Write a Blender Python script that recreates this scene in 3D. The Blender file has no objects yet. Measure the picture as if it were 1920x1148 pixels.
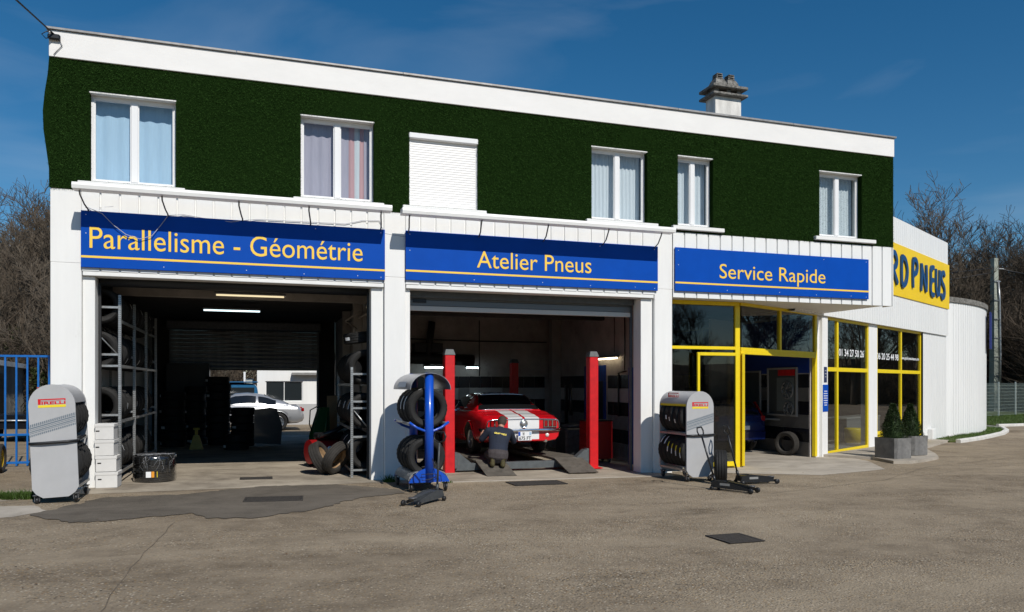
import bpy, bmesh, math, random
import numpy as np
from mathutils import Matrix, Vector, Euler
R = math.radians
random.seed(7)
scene = bpy.context.scene
col = scene.collection
# ------------------------------------------------------------------ camera, sky, sun, exposure
TH = R(18.5)
cd = bpy.data.cameras.new('camera')
cam = bpy.data.objects.new('camera', cd); col.objects.link(cam)
cam.location = (3.11, -13.83, 1.68)
cam.rotation_euler = (R(90), 0, -TH)
cd.sensor_width = 36; cd.sensor_fit = 'HORIZONTAL'
cd.lens = 1430 / 1920 * 36
cd.shift_y = 146 / 1920
cd.clip_end = 3000
scene.camera = cam
SUN_EL, SUN_AZ = 41.6, 12.0            # azimuth: degrees to the right of the facade's own outward normal
w = bpy.data.worlds.new('World'); scene.world = w; w.use_nodes = True
nt = w.node_tree; nt.nodes.clear()
wo = nt.nodes.new('ShaderNodeOutputWorld'); bg = nt.nodes.new('ShaderNodeBackground')
sky = nt.nodes.new('ShaderNodeTexSky'); sky.sky_type = 'NISHITA'; sky.sun_disc = False
sky.sun_elevation = R(SUN_EL); sky.sun_rotation = R(180 - SUN_AZ)
sky.altitude = 0; sky.air_density = 1.0; sky.dust_density = 0.0; sky.ozone_density = 5.0
bg.inputs['Strength'].default_value = 0.076
# faint high wisps of cirrus
tc = nt.nodes.new('ShaderNodeTexCoord'); mp = nt.nodes.new('ShaderNodeMapping')
mp.inputs['Scale'].default_value = (1.6, 1.6, 7.0); mp.inputs['Rotation'].default_value = (0.25, 0.1, 0)
nz = nt.nodes.new('ShaderNodeTexNoise'); nz.inputs['Scale'].default_value = 1.5; nz.inputs['Detail'].default_value = 7; nz.inputs['Distortion'].default_value = 0.6
rp = nt.nodes.new('ShaderNodeMapRange'); rp.inputs[1].default_value = 0.50; rp.inputs[2].default_value = 0.85; rp.inputs[3].default_value = 0; rp.inputs[4].default_value = 0.16
mx = nt.nodes.new('ShaderNodeMix'); mx.data_type = 'RGBA'; mx.inputs[7].default_value = (9, 10, 11, 1)
L = nt.links.new
L(tc.outputs['Generated'], mp.inputs['Vector']); L(mp.outputs[0], nz.inputs['Vector']); L(nz.outputs[0], rp.inputs[0])
L(rp.outputs[0], mx.inputs[0]); hs = nt.nodes.new('ShaderNodeHueSaturation'); hs.inputs['Saturation'].default_value = 1.28; hs.inputs['Hue'].default_value = .494; L(sky.outputs[0], hs.inputs['Color']); L(hs.outputs[0], mx.inputs[6]); L(mx.outputs[2], bg.inputs['Color']); L(bg.outputs[0], wo.inputs[0])
sd = bpy.data.lights.new('sun', 'SUN'); sd.energy = 4.1; sd.angle = R(0.5); sd.color = (1.0, 0.955, 0.88)
sun = bpy.data.objects.new('sun', sd); col.objects.link(sun)
ldir = Vector((-math.sin(R(SUN_AZ)) * math.cos(R(SUN_EL)), math.cos(R(SUN_AZ)) * math.cos(R(SUN_EL)), -math.sin(R(SUN_EL))))
sun.rotation_euler = ldir.to_track_quat('-Z', 'Y').to_euler(); sun.location = (5, -20, 20)
vs = scene.view_settings; vs.view_transform = 'Standard'; vs.look = 'None'; vs.exposure = 0; vs.gamma = 1; vs.use_curve_mapping = False
scene.render.engine = 'CYCLES'
cy = scene.cycles; cy.use_denoising = True; cy.max_bounces = 7; cy.transparent_max_bounces = 10; cy.caustics_reflective = False; cy.caustics_refractive = False
cy.sample_clamp_indirect = 4

# ------------------------------------------------------------------ helpers
def gz(x): return -0.0125 * min(max(x, -4), 14) - (0.011 * (min(x, 28) - 14) if x > 14 else 0)
class MB:
    """collects polygons; T is the transform applied to what is added next"""
    def __init__(s): s.v = []; s.f = []; s.m = []; s.s = []; s.T = Matrix.Identity(4); s.mi = 0
    def add(s, vs, fs, smooth=False):
        o = len(s.v)
        for p in vs:
            q = s.T @ Vector(p); s.v.append((q.x, q.y, q.z))
        for f in fs: s.f.append(tuple(o + i for i in f)); s.m.append(s.mi); s.s.append(smooth)
        return s
    def quad(s, a, b, c, d): return s.add([a, b, c, d], [(0, 1, 2, 3)])
    def box(s, x0, x1, y0, y1, z0, z1, b=0.0):
        if x1 < x0: x0, x1 = x1, x0
        if y1 < y0: y0, y1 = y1, y0
        if z1 < z0: z0, z1 = z1, z0
        b = min(b, (x1-x0)*.45, (y1-y0)*.45, (z1-z0)*.45)
        if b <= 0:
            return s.add([(x0,y0,z0),(x1,y0,z0),(x1,y1,z0),(x0,y1,z0),(x0,y0,z1),(x1,y0,z1),(x1,y1,z1),(x0,y1,z1)],
                [(0,3,2,1),(4,5,6,7),(0,1,5,4),(1,2,6,5),(2,3,7,6),(3,0,4,7)])
        X = (x0, x1); Y = (y0, y1); Z = (z0, z1); vs = []; ix = {}
        for i in (0, 1):
            for j in (0, 1):
                for k in (0, 1):
                    sx, sy, sz = (b if i == 0 else -b), (b if j == 0 else -b), (b if k == 0 else -b)
                    for a in range(3):
                        ix[i, j, k, a] = len(vs)
                        vs.append((X[i] + (0 if a == 0 else sx), Y[j] + (0 if a == 1 else sy), Z[k] + (0 if a == 2 else sz)))
        fs = []
        def fc(a, c, flip): fs.append(tuple(c[::-1] if flip else c))
        for i in (0, 1): fc(0, [ix[i,0,0,0], ix[i,1,0,0], ix[i,1,1,0], ix[i,0,1,0]], i == 0)
        for j in (0, 1): fc(1, [ix[0,j,0,1], ix[1,j,0,1], ix[1,j,1,1], ix[0,j,1,1]], j == 1)
        for k in (0, 1): fc(2, [ix[0,0,k,2], ix[1,0,k,2], ix[1,1,k,2], ix[0,1,k,2]], k == 0)
        for i in (0, 1):
            for j in (0, 1): fc(0, [ix[i,j,0,0], ix[i,j,1,0], ix[i,j,1,1], ix[i,j,0,1]], (i + j) % 2 == 0)
            for k in (0, 1): fc(0, [ix[i,0,k,0], ix[i,1,k,0], ix[i,1,k,2], ix[i,0,k,2]], (i + k) % 2 == 1)
        for j in (0, 1):
            for k in (0, 1): fc(0, [ix[0,j,k,1], ix[1,j,k,1], ix[1,j,k,2], ix[0,j,k,2]], (j + k) % 2 == 0)
        for i in (0, 1):
            for j in (0, 1):
                for k in (0, 1): fc(0, [ix[i,j,k,0], ix[i,j,k,1], ix[i,j,k,2]], (i + j + k) % 2 == 0)
        return s.add(vs, fs)
    def prism(s, poly, a0, a1, axis='y', smooth=False):
        """poly in the plane across axis ('y': (x,z), 'x': (y,z), 'z': (x,y)), extruded a0..a1"""
        def P(p, a): return (p[0], a, p[1]) if axis == 'y' else ((a, p[0], p[1]) if axis == 'x' else (p[0], p[1], a))
        n = len(poly); vs = [P(p, a0) for p in poly] + [P(p, a1) for p in poly]
        s.add(vs, [tuple(range(n)), tuple(range(2*n-1, n-1, -1))])
        o = len(s.v) - 2*n
        for i in range(n):
            j = (i+1) % n; s.f.append((o+i, o+n+i, o+n+j, o+j)); s.m.append(s.mi); s.s.append(smooth)
        return s
    def tube(s, pts, r, n=8, caps=True, smooth=True, closed=False):
        pts = [Vector(p) for p in pts]; N = len(pts); rings = []; prev = None
        for i, p in enumerate(pts):
            a = pts[(i-1) % N] if (closed or i > 0) else p; b = pts[(i+1) % N] if (closed or i < N-1) else p
            t = (b - a).normalized()
            if prev is None: u = t.orthogonal().normalized()
            else:
                u = prev - t * prev.dot(t); u = u.normalized() if u.length > 1e-6 else t.orthogonal().normalized()
            prev = u; w_ = t.cross(u); rr = r[i] if isinstance(r, (list, tuple)) else r
            rings.append([p + (u*math.cos(2*math.pi*k/n) + w_*math.sin(2*math.pi*k/n))*rr for k in range(n)])
        return s.loft(rings, caps and not closed, closed, smooth)
    def loft(s, rings, caps=True, wrap=False, smooth=True):
        n = len(rings[0]); vs = [tuple(p) for rg in rings for p in rg]; fs = []; N = len(rings)
        for i in range(N if wrap else N-1):
            a = i*n; b = ((i+1) % N)*n
            for k in range(n): fs.append((a+k, a+(k+1) % n, b+(k+1) % n, b+k))
        s.add(vs, fs, smooth)
        if caps and not wrap:
            o = len(s.v) - N*n
            s.f.append(tuple(o+k for k in range(n))[::-1]); s.m.append(s.mi); s.s.append(False)
            s.f.append(tuple(o+(N-1)*n+k for k in range(n))); s.m.append(s.mi); s.s.append(False)
        return s
    def lathe(s, prof, n=32, axis='z', closed=False, smooth=True, c=(0, 0, 0)):
        rings = []
        for k in range(n):
            a = 2*math.pi*k/n; rg = []
            for (r, h) in prof:
                x, y = r*math.cos(a), r*math.sin(a)
                p = (x, y, h) if axis == 'z' else ((h, x, y) if axis == 'x' else (y, h, x))
                rg.append((p[0]+c[0], p[1]+c[1], p[2]+c[2]))
            rings.append(rg)
        m = len(prof); vs = [p for rg in rings for p in rg]; fs = []
        for k in range(n):
            a = k*m; b = ((k+1) % n)*m
            for i in range(m if closed else m-1): fs.append((a+i, b+i, b+(i+1) % m, a+(i+1) % m))
        return s.add(vs, fs, smooth)
    def strip(s, A, B, smooth=False):
        n = len(A); return s.add(list(A)+list(B), [(i, i+1, n+i+1, n+i) for i in range(n-1)], smooth)
    def mesh(s, name, mats, sharp=None):
        me = bpy.data.meshes.new(name); me.from_pydata(s.v, [], s.f)
        if not isinstance(mats, (list, tuple)): mats = [mats]
        for m in mats: me.materials.append(m)
        me.polygons.foreach_set('material_index', s.m); me.polygons.foreach_set('use_smooth', s.s)
        bm = bmesh.new(); bm.from_mesh(me); bmesh.ops.recalc_face_normals(bm, faces=bm.faces); bm.to_mesh(me); bm.free()
        if sharp: me.set_sharp_from_angle(angle=R(sharp))
        me.update(); return me
    def build(s, name, mats, parent=None, **k): return obj(name, s.mesh(name, mats, k.pop('sharp', None)), parent, **k)
def obj(name, data, parent=None, loc=None, rot=None, scale=None, label=None, cat=None, group=None, kind=None):
    o = bpy.data.objects.new(name, data); col.objects.link(o)
    if parent is not None: o.parent = parent
    if loc is not None: o.location = loc
    if rot is not None: o.rotation_euler = rot
    if scale is not None: o.scale = scale
    return tag(o, label, cat, group, kind)
def tag(o, label=None, cat=None, group=None, kind=None):
    if label: o['label'] = label
    if cat: o['category'] = cat
    if group: o['group'] = group
    if kind: o['kind'] = kind
    return o
def thing(name, label, cat, loc=(0, 0, 0), rz=0, group=None):
    return obj(name, None, None, loc, (0, 0, rz), None, label, cat, group)
def evaluated_mesh(o):
    dg = bpy.context.evaluated_depsgraph_get(); dg.update()
    return bpy.data.meshes.new_from_object(o.evaluated_get(dg))
ORD = ['first', 'second', 'third', 'fourth', 'fifth', 'sixth', 'seventh', 'eighth', 'ninth', 'tenth', 'eleventh', 'twelfth', 'thirteenth', 'fourteenth', 'fifteenth', 'sixteenth']

# ------------------------------------------------------------------ materials
def M(name, c, rough=.6, metal=0, var=0, scale=6, stretch=None, bump=0, bscale=60, spec=.5, emit=None, coat=0, alpha=None, dirt=None, dthr=.58):
    m = bpy.data.materials.new(name); m.use_nodes = True; t = m.node_tree; b = t.nodes['Principled BSDF']
    b.inputs['Base Color'].default_value = (*c, 1); b.inputs['Roughness'].default_value = rough; b.inputs['Metallic'].default_value = metal
    b.inputs['Specular IOR Level'].default_value = spec; b.inputs['Coat Weight'].default_value = coat; b.inputs['Coat Roughness'].default_value = .05
    if emit: b.inputs['Emission Color'].default_value = (*emit[0], 1); b.inputs['Emission Strength'].default_value = emit[1]
    if var or bump or dirt:
        g = t.nodes.new('ShaderNodeTexCoord'); mp = t.nodes.new('ShaderNodeMapping'); t.links.new(g.outputs['Object'], mp.inputs[0])
        if stretch: mp.inputs['Scale'].default_value = stretch
        cur = None
        if var:
            n = t.nodes.new('ShaderNodeTexNoise'); n.inputs['Scale'].default_value = scale; n.inputs['Detail'].default_value = 6; n.inputs['Roughness'].default_value = .65
            t.links.new(mp.outputs[0], n.inputs['Vector'])
            rg = t.nodes.new('ShaderNodeMapRange'); rg.inputs[1].default_value = .3; rg.inputs[2].default_value = .7
            t.links.new(n.outputs[0], rg.inputs[0])
            x = t.nodes.new('ShaderNodeMix'); x.data_type = 'RGBA'
            x.inputs[6].default_value = (*[v*(1-var) for v in c], 1); x.inputs[7].default_value = (*[min(v*(1+var*.7), .95) for v in c], 1)
            t.links.new(rg.outputs[0], x.inputs[0]); cur = x.outputs[2]
        if dirt:
            n = t.nodes.new('ShaderNodeTexNoise'); n.inputs['Scale'].default_value = scale*1.7; n.inputs['Detail'].default_value = 8; n.inputs['Roughness'].default_value = .7
            t.links.new(mp.outputs[0], n.inputs['Vector'])
            rg = t.nodes.new('ShaderNodeMapRange'); rg.inputs[1].default_value = dthr; rg.inputs[2].default_value = dthr+.16; rg.inputs[4].default_value = .75
            t.links.new(n.outputs[0], rg.inputs[0])
            x = t.nodes.new('ShaderNodeMix'); x.data_type = 'RGBA'; x.inputs[7].default_value = (*dirt, 1)
            if cur: t.links.new(cur, x.inputs[6])
            else: x.inputs[6].default_value = (*c, 1)
            t.links.new(rg.outputs[0], x.inputs[0]); cur = x.outputs[2]
        if cur: t.links.new(cur, b.inputs['Base Color'])
        if bump:
            n = t.nodes.new('ShaderNodeTexNoise'); n.inputs['Scale'].default_value = bscale; n.inputs['Detail'].default_value = 5
            t.links.new(g.outputs['Object'], n.inputs['Vector'])
            bp = t.nodes.new('ShaderNodeBump'); bp.inputs['Strength'].default_value = bump; bp.inputs['Distance'].default_value = .01
            t.links.new(n.outputs[0], bp.inputs['Height']); t.links.new(bp.outputs[0], b.inputs['Normal'])
    return m
def glass(name, tint=(.8, .85, .85), refl=1.0, rough=0.0):
    m = bpy.data.materials.new(name); m.use_nodes = True; t = m.node_tree; t.nodes.clear()
    o = t.nodes.new('ShaderNodeOutputMaterial'); tr = t.nodes.new('ShaderNodeBsdfTransparent'); gl = t.nodes.new('ShaderNodeBsdfGlossy')
    gl.inputs['Roughness'].default_value = rough; tr.inputs[0].default_value = (*tint, 1)
    fr = t.nodes.new('ShaderNodeFresnel'); ge = t.nodes.new('ShaderNodeNewGeometry'); io = t.nodes.new('ShaderNodeMapRange'); io.inputs[3].default_value = 1.5; io.inputs[4].default_value = 1/1.5
    t.links.new(ge.outputs['Backfacing'], io.inputs[0]); t.links.new(io.outputs[0], fr.inputs[0])     # a thin pane has the same sheen from both sides
    mu = t.nodes.new('ShaderNodeMath'); mu.operation = 'MULTIPLY'; mu.inputs[1].default_value = refl*1.7; mu.use_clamp = True
    mi = t.nodes.new('ShaderNodeMixShader')
    t.links.new(fr.outputs[0], mu.inputs[0]); t.links.new(mu.outputs[0], mi.inputs[0]); t.links.new(tr.outputs[0], mi.inputs[1]); t.links.new(gl.outputs[0], mi.inputs[2]); t.links.new(mi.outputs[0], o.inputs[0])
    return m
def ground_material(name, dark, mid, stones, patch_scale=.22, stone_scale=75, stone_amt=.8, bump=.6):
    m = bpy.data.materials.new(name); m.use_nodes = True; t = m.node_tree; b = t.nodes['Principled BSDF']; N = t.nodes.new; K = t.links.new
    b.inputs['Roughness'].default_value = .9; b.inputs['Specular IOR Level'].default_value = .25
    g = N('ShaderNodeNewGeometry'); P = g.outputs['Position']
    def noise(sc, det=6, rough=.6, dist=0, vec=None):
        n = N('ShaderNodeTexNoise'); n.inputs['Scale'].default_value = sc; n.inputs['Detail'].default_value = det; n.inputs['Roughness'].default_value = rough; n.inputs['Distortion'].default_value = dist
        K(vec or P, n.inputs['Vector']); return n.outputs[0]
    def rng(x, a, b_, c=0, d=1):
        r = N('ShaderNodeMapRange'); r.inputs[1].default_value = a; r.inputs[2].default_value = b_; r.inputs[3].default_value = c; r.inputs[4].default_value = d; K(x, r.inputs[0]); return r.outputs[0]
    def mix(f, a, b_, mode='MIX'):
        x = N('ShaderNodeMix'); x.data_type = 'RGBA'; x.blend_type = mode
        if isinstance(f, float): x.inputs[0].default_value = f
        else: K(f, x.inputs[0])
        for s_, v in ((6, a), (7, b_)):
            if isinstance(v, tuple): x.inputs[s_].default_value = (*v, 1)
            else: K(v, x.inputs[s_])
        return x.outputs[2]
    def mul(a, b_):
        x = N('ShaderNodeMath'); x.operation = 'MULTIPLY'
        for i, v in enumerate((a, b_)):
            if isinstance(v, float): x.inputs[i].default_value = v
            else: K(v, x.inputs[i])
        return x.outputs[0]
    mp = N('ShaderNodeMapping'); mp.inputs['Scale'].default_value = (.45, 1.0, 1); mp.inputs['Rotation'].default_value = (0, 0, .15); K(P, mp.inputs[0])
    mp2 = N('ShaderNodeMapping'); mp2.inputs['Location'].default_value = (17, 5, 3); K(P, mp2.inputs[0])
    big = rng(noise(patch_scale*2.2, 6, .62, .8, mp.outputs[0]), .36, .66)
    med = rng(noise(1.9, 7, .7, .3), .3, .72)
    base = mix(big, dark, mid); base = mix(mul(med, .6), base, tuple(v*1.36 for v in mid))
    vo = N('ShaderNodeTexVoronoi'); vo.inputs['Scale'].default_value = stone_scale; vo.inputs['Detail'].default_value = 0; vo.inputs['Randomness'].default_value = 1; K(P, vo.inputs['Vector'])
    cr = N('ShaderNodeValToRGB'); cr.color_ramp.interpolation = 'CONSTANT'
    e = cr.color_ramp.elements; e[0].position = 0; e[0].color = (*stones[0], 1); e[1].position = 1/len(stones); e[1].color = (*stones[1], 1)
    for i in range(2, len(stones)): q = e.new(i/len(stones)); q.color = (*stones[i], 1)
    sx = N('ShaderNodeSeparateColor'); K(vo.outputs['Color'], sx.inputs[0]); K(sx.outputs[0], cr.inputs[0])
    dm = rng(vo.outputs['Distance'], .55, .25)
    pick = rng(sx.outputs[1], .35, .55)
    expo = rng(noise(.55, 6, .65, 1.2, mp.outputs[0]), .40, .62, .18, 1)
    colr = mix(mul(mul(mul(dm, pick), expo), stone_amt), base, cr.outputs[0])
    stain = rng(noise(.55, 8, .78, .8, mp.outputs[0]), .56, .74, 0, .62)
    colr = mix(stain, colr, tuple(v*.45 for v in dark))
    spk = rng(noise(20, 6, .75), .60, .72, 0, .8); colr = mix(spk, colr, tuple(v*.32 for v in dark)); spl = rng(noise(26, 5, .75, 0, mp2.outputs[0]), .62, .74, 0, .75); colr = mix(spl, colr, tuple(min(v*1.75, .6) for v in mid))
    K(colr, b.inputs['Base Color'])
    bp = N('ShaderNodeBump'); bp.inputs['Strength'].default_value = bump; bp.inputs['Distance'].default_value = .012
    ad = N('ShaderNodeMath'); ad.operation = 'ADD'; K(mul(mul(dm, expo), .8), ad.inputs[0]); K(noise(28, 6, .7), ad.inputs[1]); K(ad.outputs[0], bp.inputs['Height'])
    K(bp.outputs[0], b.inputs['Normal']); return m
def leaf_material(name, c1, c2, scale=3):
    return M(name, c1, .6, 0, .55, scale, spec=.25)

WHITE = M('white_paint', (.80, .795, .775), .55, 0, .05, 1.3, (3, 3, .5), .10, 90, dirt=(.52, .50, .46), dthr=.63)
WHITE2 = M('white_sheet_metal', (.80, .80, .785), .4, 0, .04, 1.0, (4, 4, .4), 0, dirt=(.55, .54, .51), dthr=.65)
RENDER_W = M('white_parapet_render', (.80, .785, .765), .7, 0, .05, .9, (1.2, 1.2, 3), .25, 70, dirt=(.64, .60, .56), dthr=.68)
PVC = M('white_pvc', (.80, .80, .80), .3)
SHUT = M('shutter_white', (.80, .785, .77), .4)
ZINC = M('zinc_coping', (.30, .29, .28), .5, .5, .3, 5)
CONC = M('weathered_concrete', (.22, .21, .19), .9, 0, .45, 7, bump=.6, bscale=40, dirt=(.035, .034, .030), dthr=.46)
CONC2 = M('planter_concrete', (.17, .165, .158), .75, 0, .4, 3.5, bump=.3, bscale=60, dirt=(.07, .068, .064), dthr=.56)
TURF = M('turf_backing', (.009, .022, .005), .95, 0, .3, 30, spec=0)
BLADE = M('turf_blades', (.037, .088, .018), .8, 0, .75, 34, spec=.05)
BLUE = M('sign_blue', (.0015, .066, .40), .45, 0, .08, 2, spec=.12)
YEL_S = M('sign_yellow_letter', (.92, .60, .065), .5)
YEL_F = M('yellow_frame_paint', (.83, .62, .010), .35, 0, .06, 9, dirt=(.40, .28, .02), dthr=.70)
YEL_B = M('yellow_board', (.86, .58, .008), .45, 0, .05, 1.3)
NAVY = M('letter_navy', (.006, .055, .18), .4)
BLK = M('black_plastic', (.012, .012, .013), .45)
BLKM = M('black_enamel', (.013, .014, .016), .38, .0, .3, 30, spec=.5)
RUB = M('tyre_rubber', (.016, .0155, .015), .68, 0, .35, 9, bump=.25, bscale=120, spec=.35)
RUBD = M('dusty_tyre_rubber', (.033, .029, .025), .85, 0, .4, 9, bump=.3, bscale=120)
STEEL = M('galvanised_steel', (.42, .43, .43), .42, .75, .25, 25)
STEELD = M('dull_steel', (.16, .16, .165), .5, .6, .3, 15)
GREYP = M('stand_grey_paint', (.42, .42, .425), .45, 0, .06, 4, dirt=(.28, .27, .26), dthr=.68)
CHROME = M('chrome', (.82, .83, .85), .12, 1.0)
ALU = M('aluminium_alloy', (.55, .56, .58), .3, .9, .1, 12)
REDP = M('red_car_paint', (.66, .006, .014), .25, 0, coat=.7)
REDL = M('lift_red', (.60, .008, .012), .45, 0, .18, 6, dirt=(.20, .01, .012), dthr=.68)
REDD = M('tool_red', (.30, .006, .008), .35)
GREYL = M('lift_grey', (.085, .095, .10), .6, 0, .25, 9, bump=.2, dirt=(.05, .045, .04), dthr=.6)
RAMP = M('ramp_steel_plate', (.13, .115, .095), .75, .2, .35, 7, bump=.4, bscale=90, dirt=(.06, .05, .04), dthr=.55)
CARW = M('car_white_stripe', (.80, .80, .80), .25, coat=.7)
SILV = M('silver_car_paint', (.46, .47, .49), .28, .55, coat=.6)
BLUC = M('dark_blue_car_paint', (.006, .014, .085), .25, .2, coat=.8)
TEAL = M('blue_truck_paint', (.02, .13, .28), .3, .1, coat=.5)
BLKC = M('black_car_paint', (.01, .01, .012), .25, 0, coat=.7)
DGL = M('dark_car_glass', (.008, .009, .010), .06, 0, spec=.6)
DGL2 = M('yard_window_glass', (.02, .025, .028), .08, 0, spec=.6)
TLR = M('tail_light_red', (.30, .004, .006), .15, coat=.6)
LENS = M('clear_lens', (.75, .72, .68), .12, coat=.5)
BLUEC = M('cart_blue', (.004, .07, .46), .32, 0, .1, 9, coat=.3)
BLUEF = M('fence_blue', (.008, .13, .45), .4, 0, .15, 9)
WALLI = M('grimy_interior_wall', (.44, .40, .375), .85, 0, .3, 1.6, bump=.3, bscale=30, dirt=(.16, .135, .12), dthr=.58)
WALLD = M('dark_interior_wall', (.045, .042, .04), .9, 0, .4, 1.5)  # near-black base colour picked to keep the interiors dark
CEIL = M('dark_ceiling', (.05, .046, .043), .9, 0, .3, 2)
TILD = M('black_wall_tile', (.010, .010, .013), .25)
TILG = M('grey_wall_tile', (.24, .235, .23), .35, 0, .3, 2)
TILL = M('light_grey_wall_tile', (.45, .45, .44), .35, 0, .2, 2)
BLUW = M('blue_door_paint', (.004, .035, .24), .45)
GLS = glass('window_glass', (.86, .90, .92), 1.0)
GLD = glass('tinted_shopfront_glass', (.42, .45, .45), 1.05)
GLN = glass('showroom_glass', (.62, .66, .65), 1.0)
CARDB = M('cardboard', (.30, .20, .11), .85, 0, .2, 5)
CARDW = M('white_cardboard', (.66, .65, .63), .8, 0, .06, 6, dirt=(.45, .42, .38), dthr=.66)
PAPER = M('paper_label', (.78, .79, .80), .6)
PAPY = M('yellow_label', (.80, .62, .02), .5)
PAPO = M('orange_label', (.75, .30, .02), .5)
GRNM = M('green_machine', (.004, .055, .012), .4)
YELM = M('yellow_machine', (.50, .33, .01), .4, 0, .2, 8)
BARK = M('winter_bark', (.080, .060, .041), .9, 0, .4, 1.5)
BARK2 = M('grey_winter_bark', (.105, .083, .060), .9, 0, .4, 1.5)
IVY = leaf_material('ivy_leaves', (.030, .040, .010), None, .8)
BRUSH = M('brown_brush_twigs', (.070, .050, .032), .9, 0, .5, .6)
BOX = leaf_material('boxwood_leaves', (.022, .042, .010), None, 9)
GRASS = leaf_material('grass_blades', (.055, .105, .015), None, 1.2)
SKIN = M('skin', (.42, .22, .15), .55); HAIR = M('cropped_hair', (.045, .032, .025), .8, bump=.5, bscale=150)
NAVYC = M('navy_polo_cloth', (.010, .016, .034), .85, 0, .2, 14, bump=.3, bscale=35); TROU = M('grey_work_trousers', (.055, .046, .048), .9, 0, .4, 12, bump=.3, bscale=30)
BOOT = M('worn_boots', (.060, .050, .016), .8, 0, .55, 25)
TUBEW = M('lit_cool_tube', (.8, .9, .9), .3, emit=((.75, .95, 1.0), 2.2)); TUBEY = M('lit_warm_tube', (.9, .85, .7), .3, emit=((1.0, .82, .5), 1.0)); TUBEW2 = M('bright_cool_tube', (.8, .9, .9), .3, emit=((.75, .95, 1.0), 14)); TUBEY2 = M('bright_warm_tube', (.9, .85, .7), .3, emit=((1.0, .84, .55), 7))
FILM = glass('stretch_film', (.93, .94, .95), 1.6, .12)
ASPH = ground_material('worn_asphalt', (.116, .088, .060), (.290, .236, .168), [(.46, .36, .24), (.18, .105, .045), (.60, .52, .41), (.28, .175, .08), (.045, .036, .028), (.40, .28, .14)], .22, 40, 1.0, .9)
ASPD = ground_material('dark_asphalt_patch', (.068, .057, .045), (.140, .120, .096), [(.17, .15, .12), (.05, .045, .04), (.22, .19, .15)], .5, 60, .6, .5)
CONF = ground_material('stained_concrete_floor', (.12, .098, .074), (.40, .345, .27), [(.33, .3, .26), (.2, .18, .15), (.28, .25, .2)], .45, 140, .25, .2)
CONA = ground_material('pale_concrete_apron', (.22, .19, .155), (.42, .375, .315), [(.4, .38, .34), (.25, .22, .19), (.34, .31, .27)], .4, 130, .25, .2)
ROADF = ground_material('dirt_under_wood', (.06, .05, .03), (.11, .09, .055), [(.12, .1, .06), (.06, .05, .03)], .2, 30, .3, .3)
TURFG = ground_material('verge_soil', (.045, .06, .015), (.08, .10, .025), [(.08, .1, .03), (.05, .05, .02)], .4, 40, .3, .4)
KERBW = M('white_kerb_paint', (.62, .60, .56), .8, 0, .15, 4, dirt=(.3, .28, .25), dthr=.6)
TAR = M('tar_seam', (.150, .118, .084), .9, 0, .5, 9)
IRON = M('cast_iron_grate', (.055, .048, .042), .7, .3, .4, 20)
CUR_B = M('blue_curtain', (.48, .65, .80), .85, 0, .06, 5, (6, 6, .4)); CUR_P = M('lilac_curtain', (.47, .43, .50), .85, 0, .08, 4, (6, 6, .4)); CUR_K = M('pink_curtain', (.62, .36, .36), .85)
CUR_W = M('white_net_curtain', (.70, .74, .76), .85, 0, .06, 6, (8, 8, .4)); CUR_L = M('lace_curtain', (.68, .72, .72), .85, 0, 0, 22, dirt=(.16, .19, .20), dthr=.50)
FLOORW = M('showroom_floor', (.35, .33, .30), .5, 0, .15, 2)
ROOMW = M('showroom_wall', (.24, .22, .20), .7, 0, .15, 1)
PICB = M('picture_print', (.10, .26, .33), .5, 0, .6, 4)
# ------------------------------------------------------------------ ground
def sheet(name, poly, off, mat, kind='structure', label=None):
    """flat piece lying on the forecourt, off metres above the asphalt"""
    m = MB(); m.add([(x, y, gz(x) + off) for x, y in poly], [tuple(range(len(poly)))]); return m.build(name, mat, kind=kind, label=label)
m = MB(); xs = [-600, -4, 14, 28, 700]; ys = [-500, -60, 0, 60, 700]
m.add([(x, y, gz(x)) for y in ys for x in xs], [(j*5+i, j*5+i+1, j*5+i+6, j*5+i+5) for j in range(4) for i in range(4)])
m.build('ground', ASPH, kind='structure')
def ragged(pts, amp, n, seed):
    rnd = random.Random(seed); out = []
    for i in range(len(pts)):
        a = pts[i]; b = pts[(i+1) % len(pts)]
        k = max(1, int(math.dist(a, b) * n))
        for j in range(k):
            t = j/k; out.append((a[0]+(b[0]-a[0])*t + (rnd.uniform(-amp, amp) if j else 0), a[1]+(b[1]-a[1])*t + (rnd.uniform(-amp, amp) if j else 0)))
    return out
sheet('concrete_apron', [(-.6, -1.45), (.3, -.75), (5.25, -.30), (5.25, .0), (-.6, .0)], .004, CONF)
sheet('bay_floor', [(.2, .0), (5.45, .0), (5.45, 13.0), (.2, 13.0)], .004, CONF)
sheet('workshop_floor', [(5.55, -.52), (10.9, -.52), (10.9, 0), (11.4, 0), (11.4, 7.2), (5.55, 7.2)], .004, CONF)
sheet('entrance_floor', [(11.45, -.05), (14, -1.15), (14, 9), (11.45, 9)], .005, CONA)
sheet('entrance_apron', [(14, -1.15), (16.2, -.55), (17.3, 1.1), (17.6, 2.2), (16.6, 9), (14, 9)], .005, CONA)
patch = ragged([(.35, -2.60), (.95, -3.35), (1.6, -3.25), (2.3, -2.95), (2.5, -3.45), (3.1, -3.55), (3.9, -3.0), (4.6, -2.1), (5.35, -1.75), (5.3, -1.25), (4.4, -.42), (3.2, -.38), (2.0, -1.1), (.95, -1.2)], .055, 11, 3)
sheet('asphalt_patch', patch, .0085, ASPD)
sheet('concrete_threshold', ragged([(-1.4, -1.6), (.2, -1.75), (.5, -2.3), (.2, -2.7), (-.9, -2.9), (-1.8, -2.6)], .03, 5, 5), .004, CONA)
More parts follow.
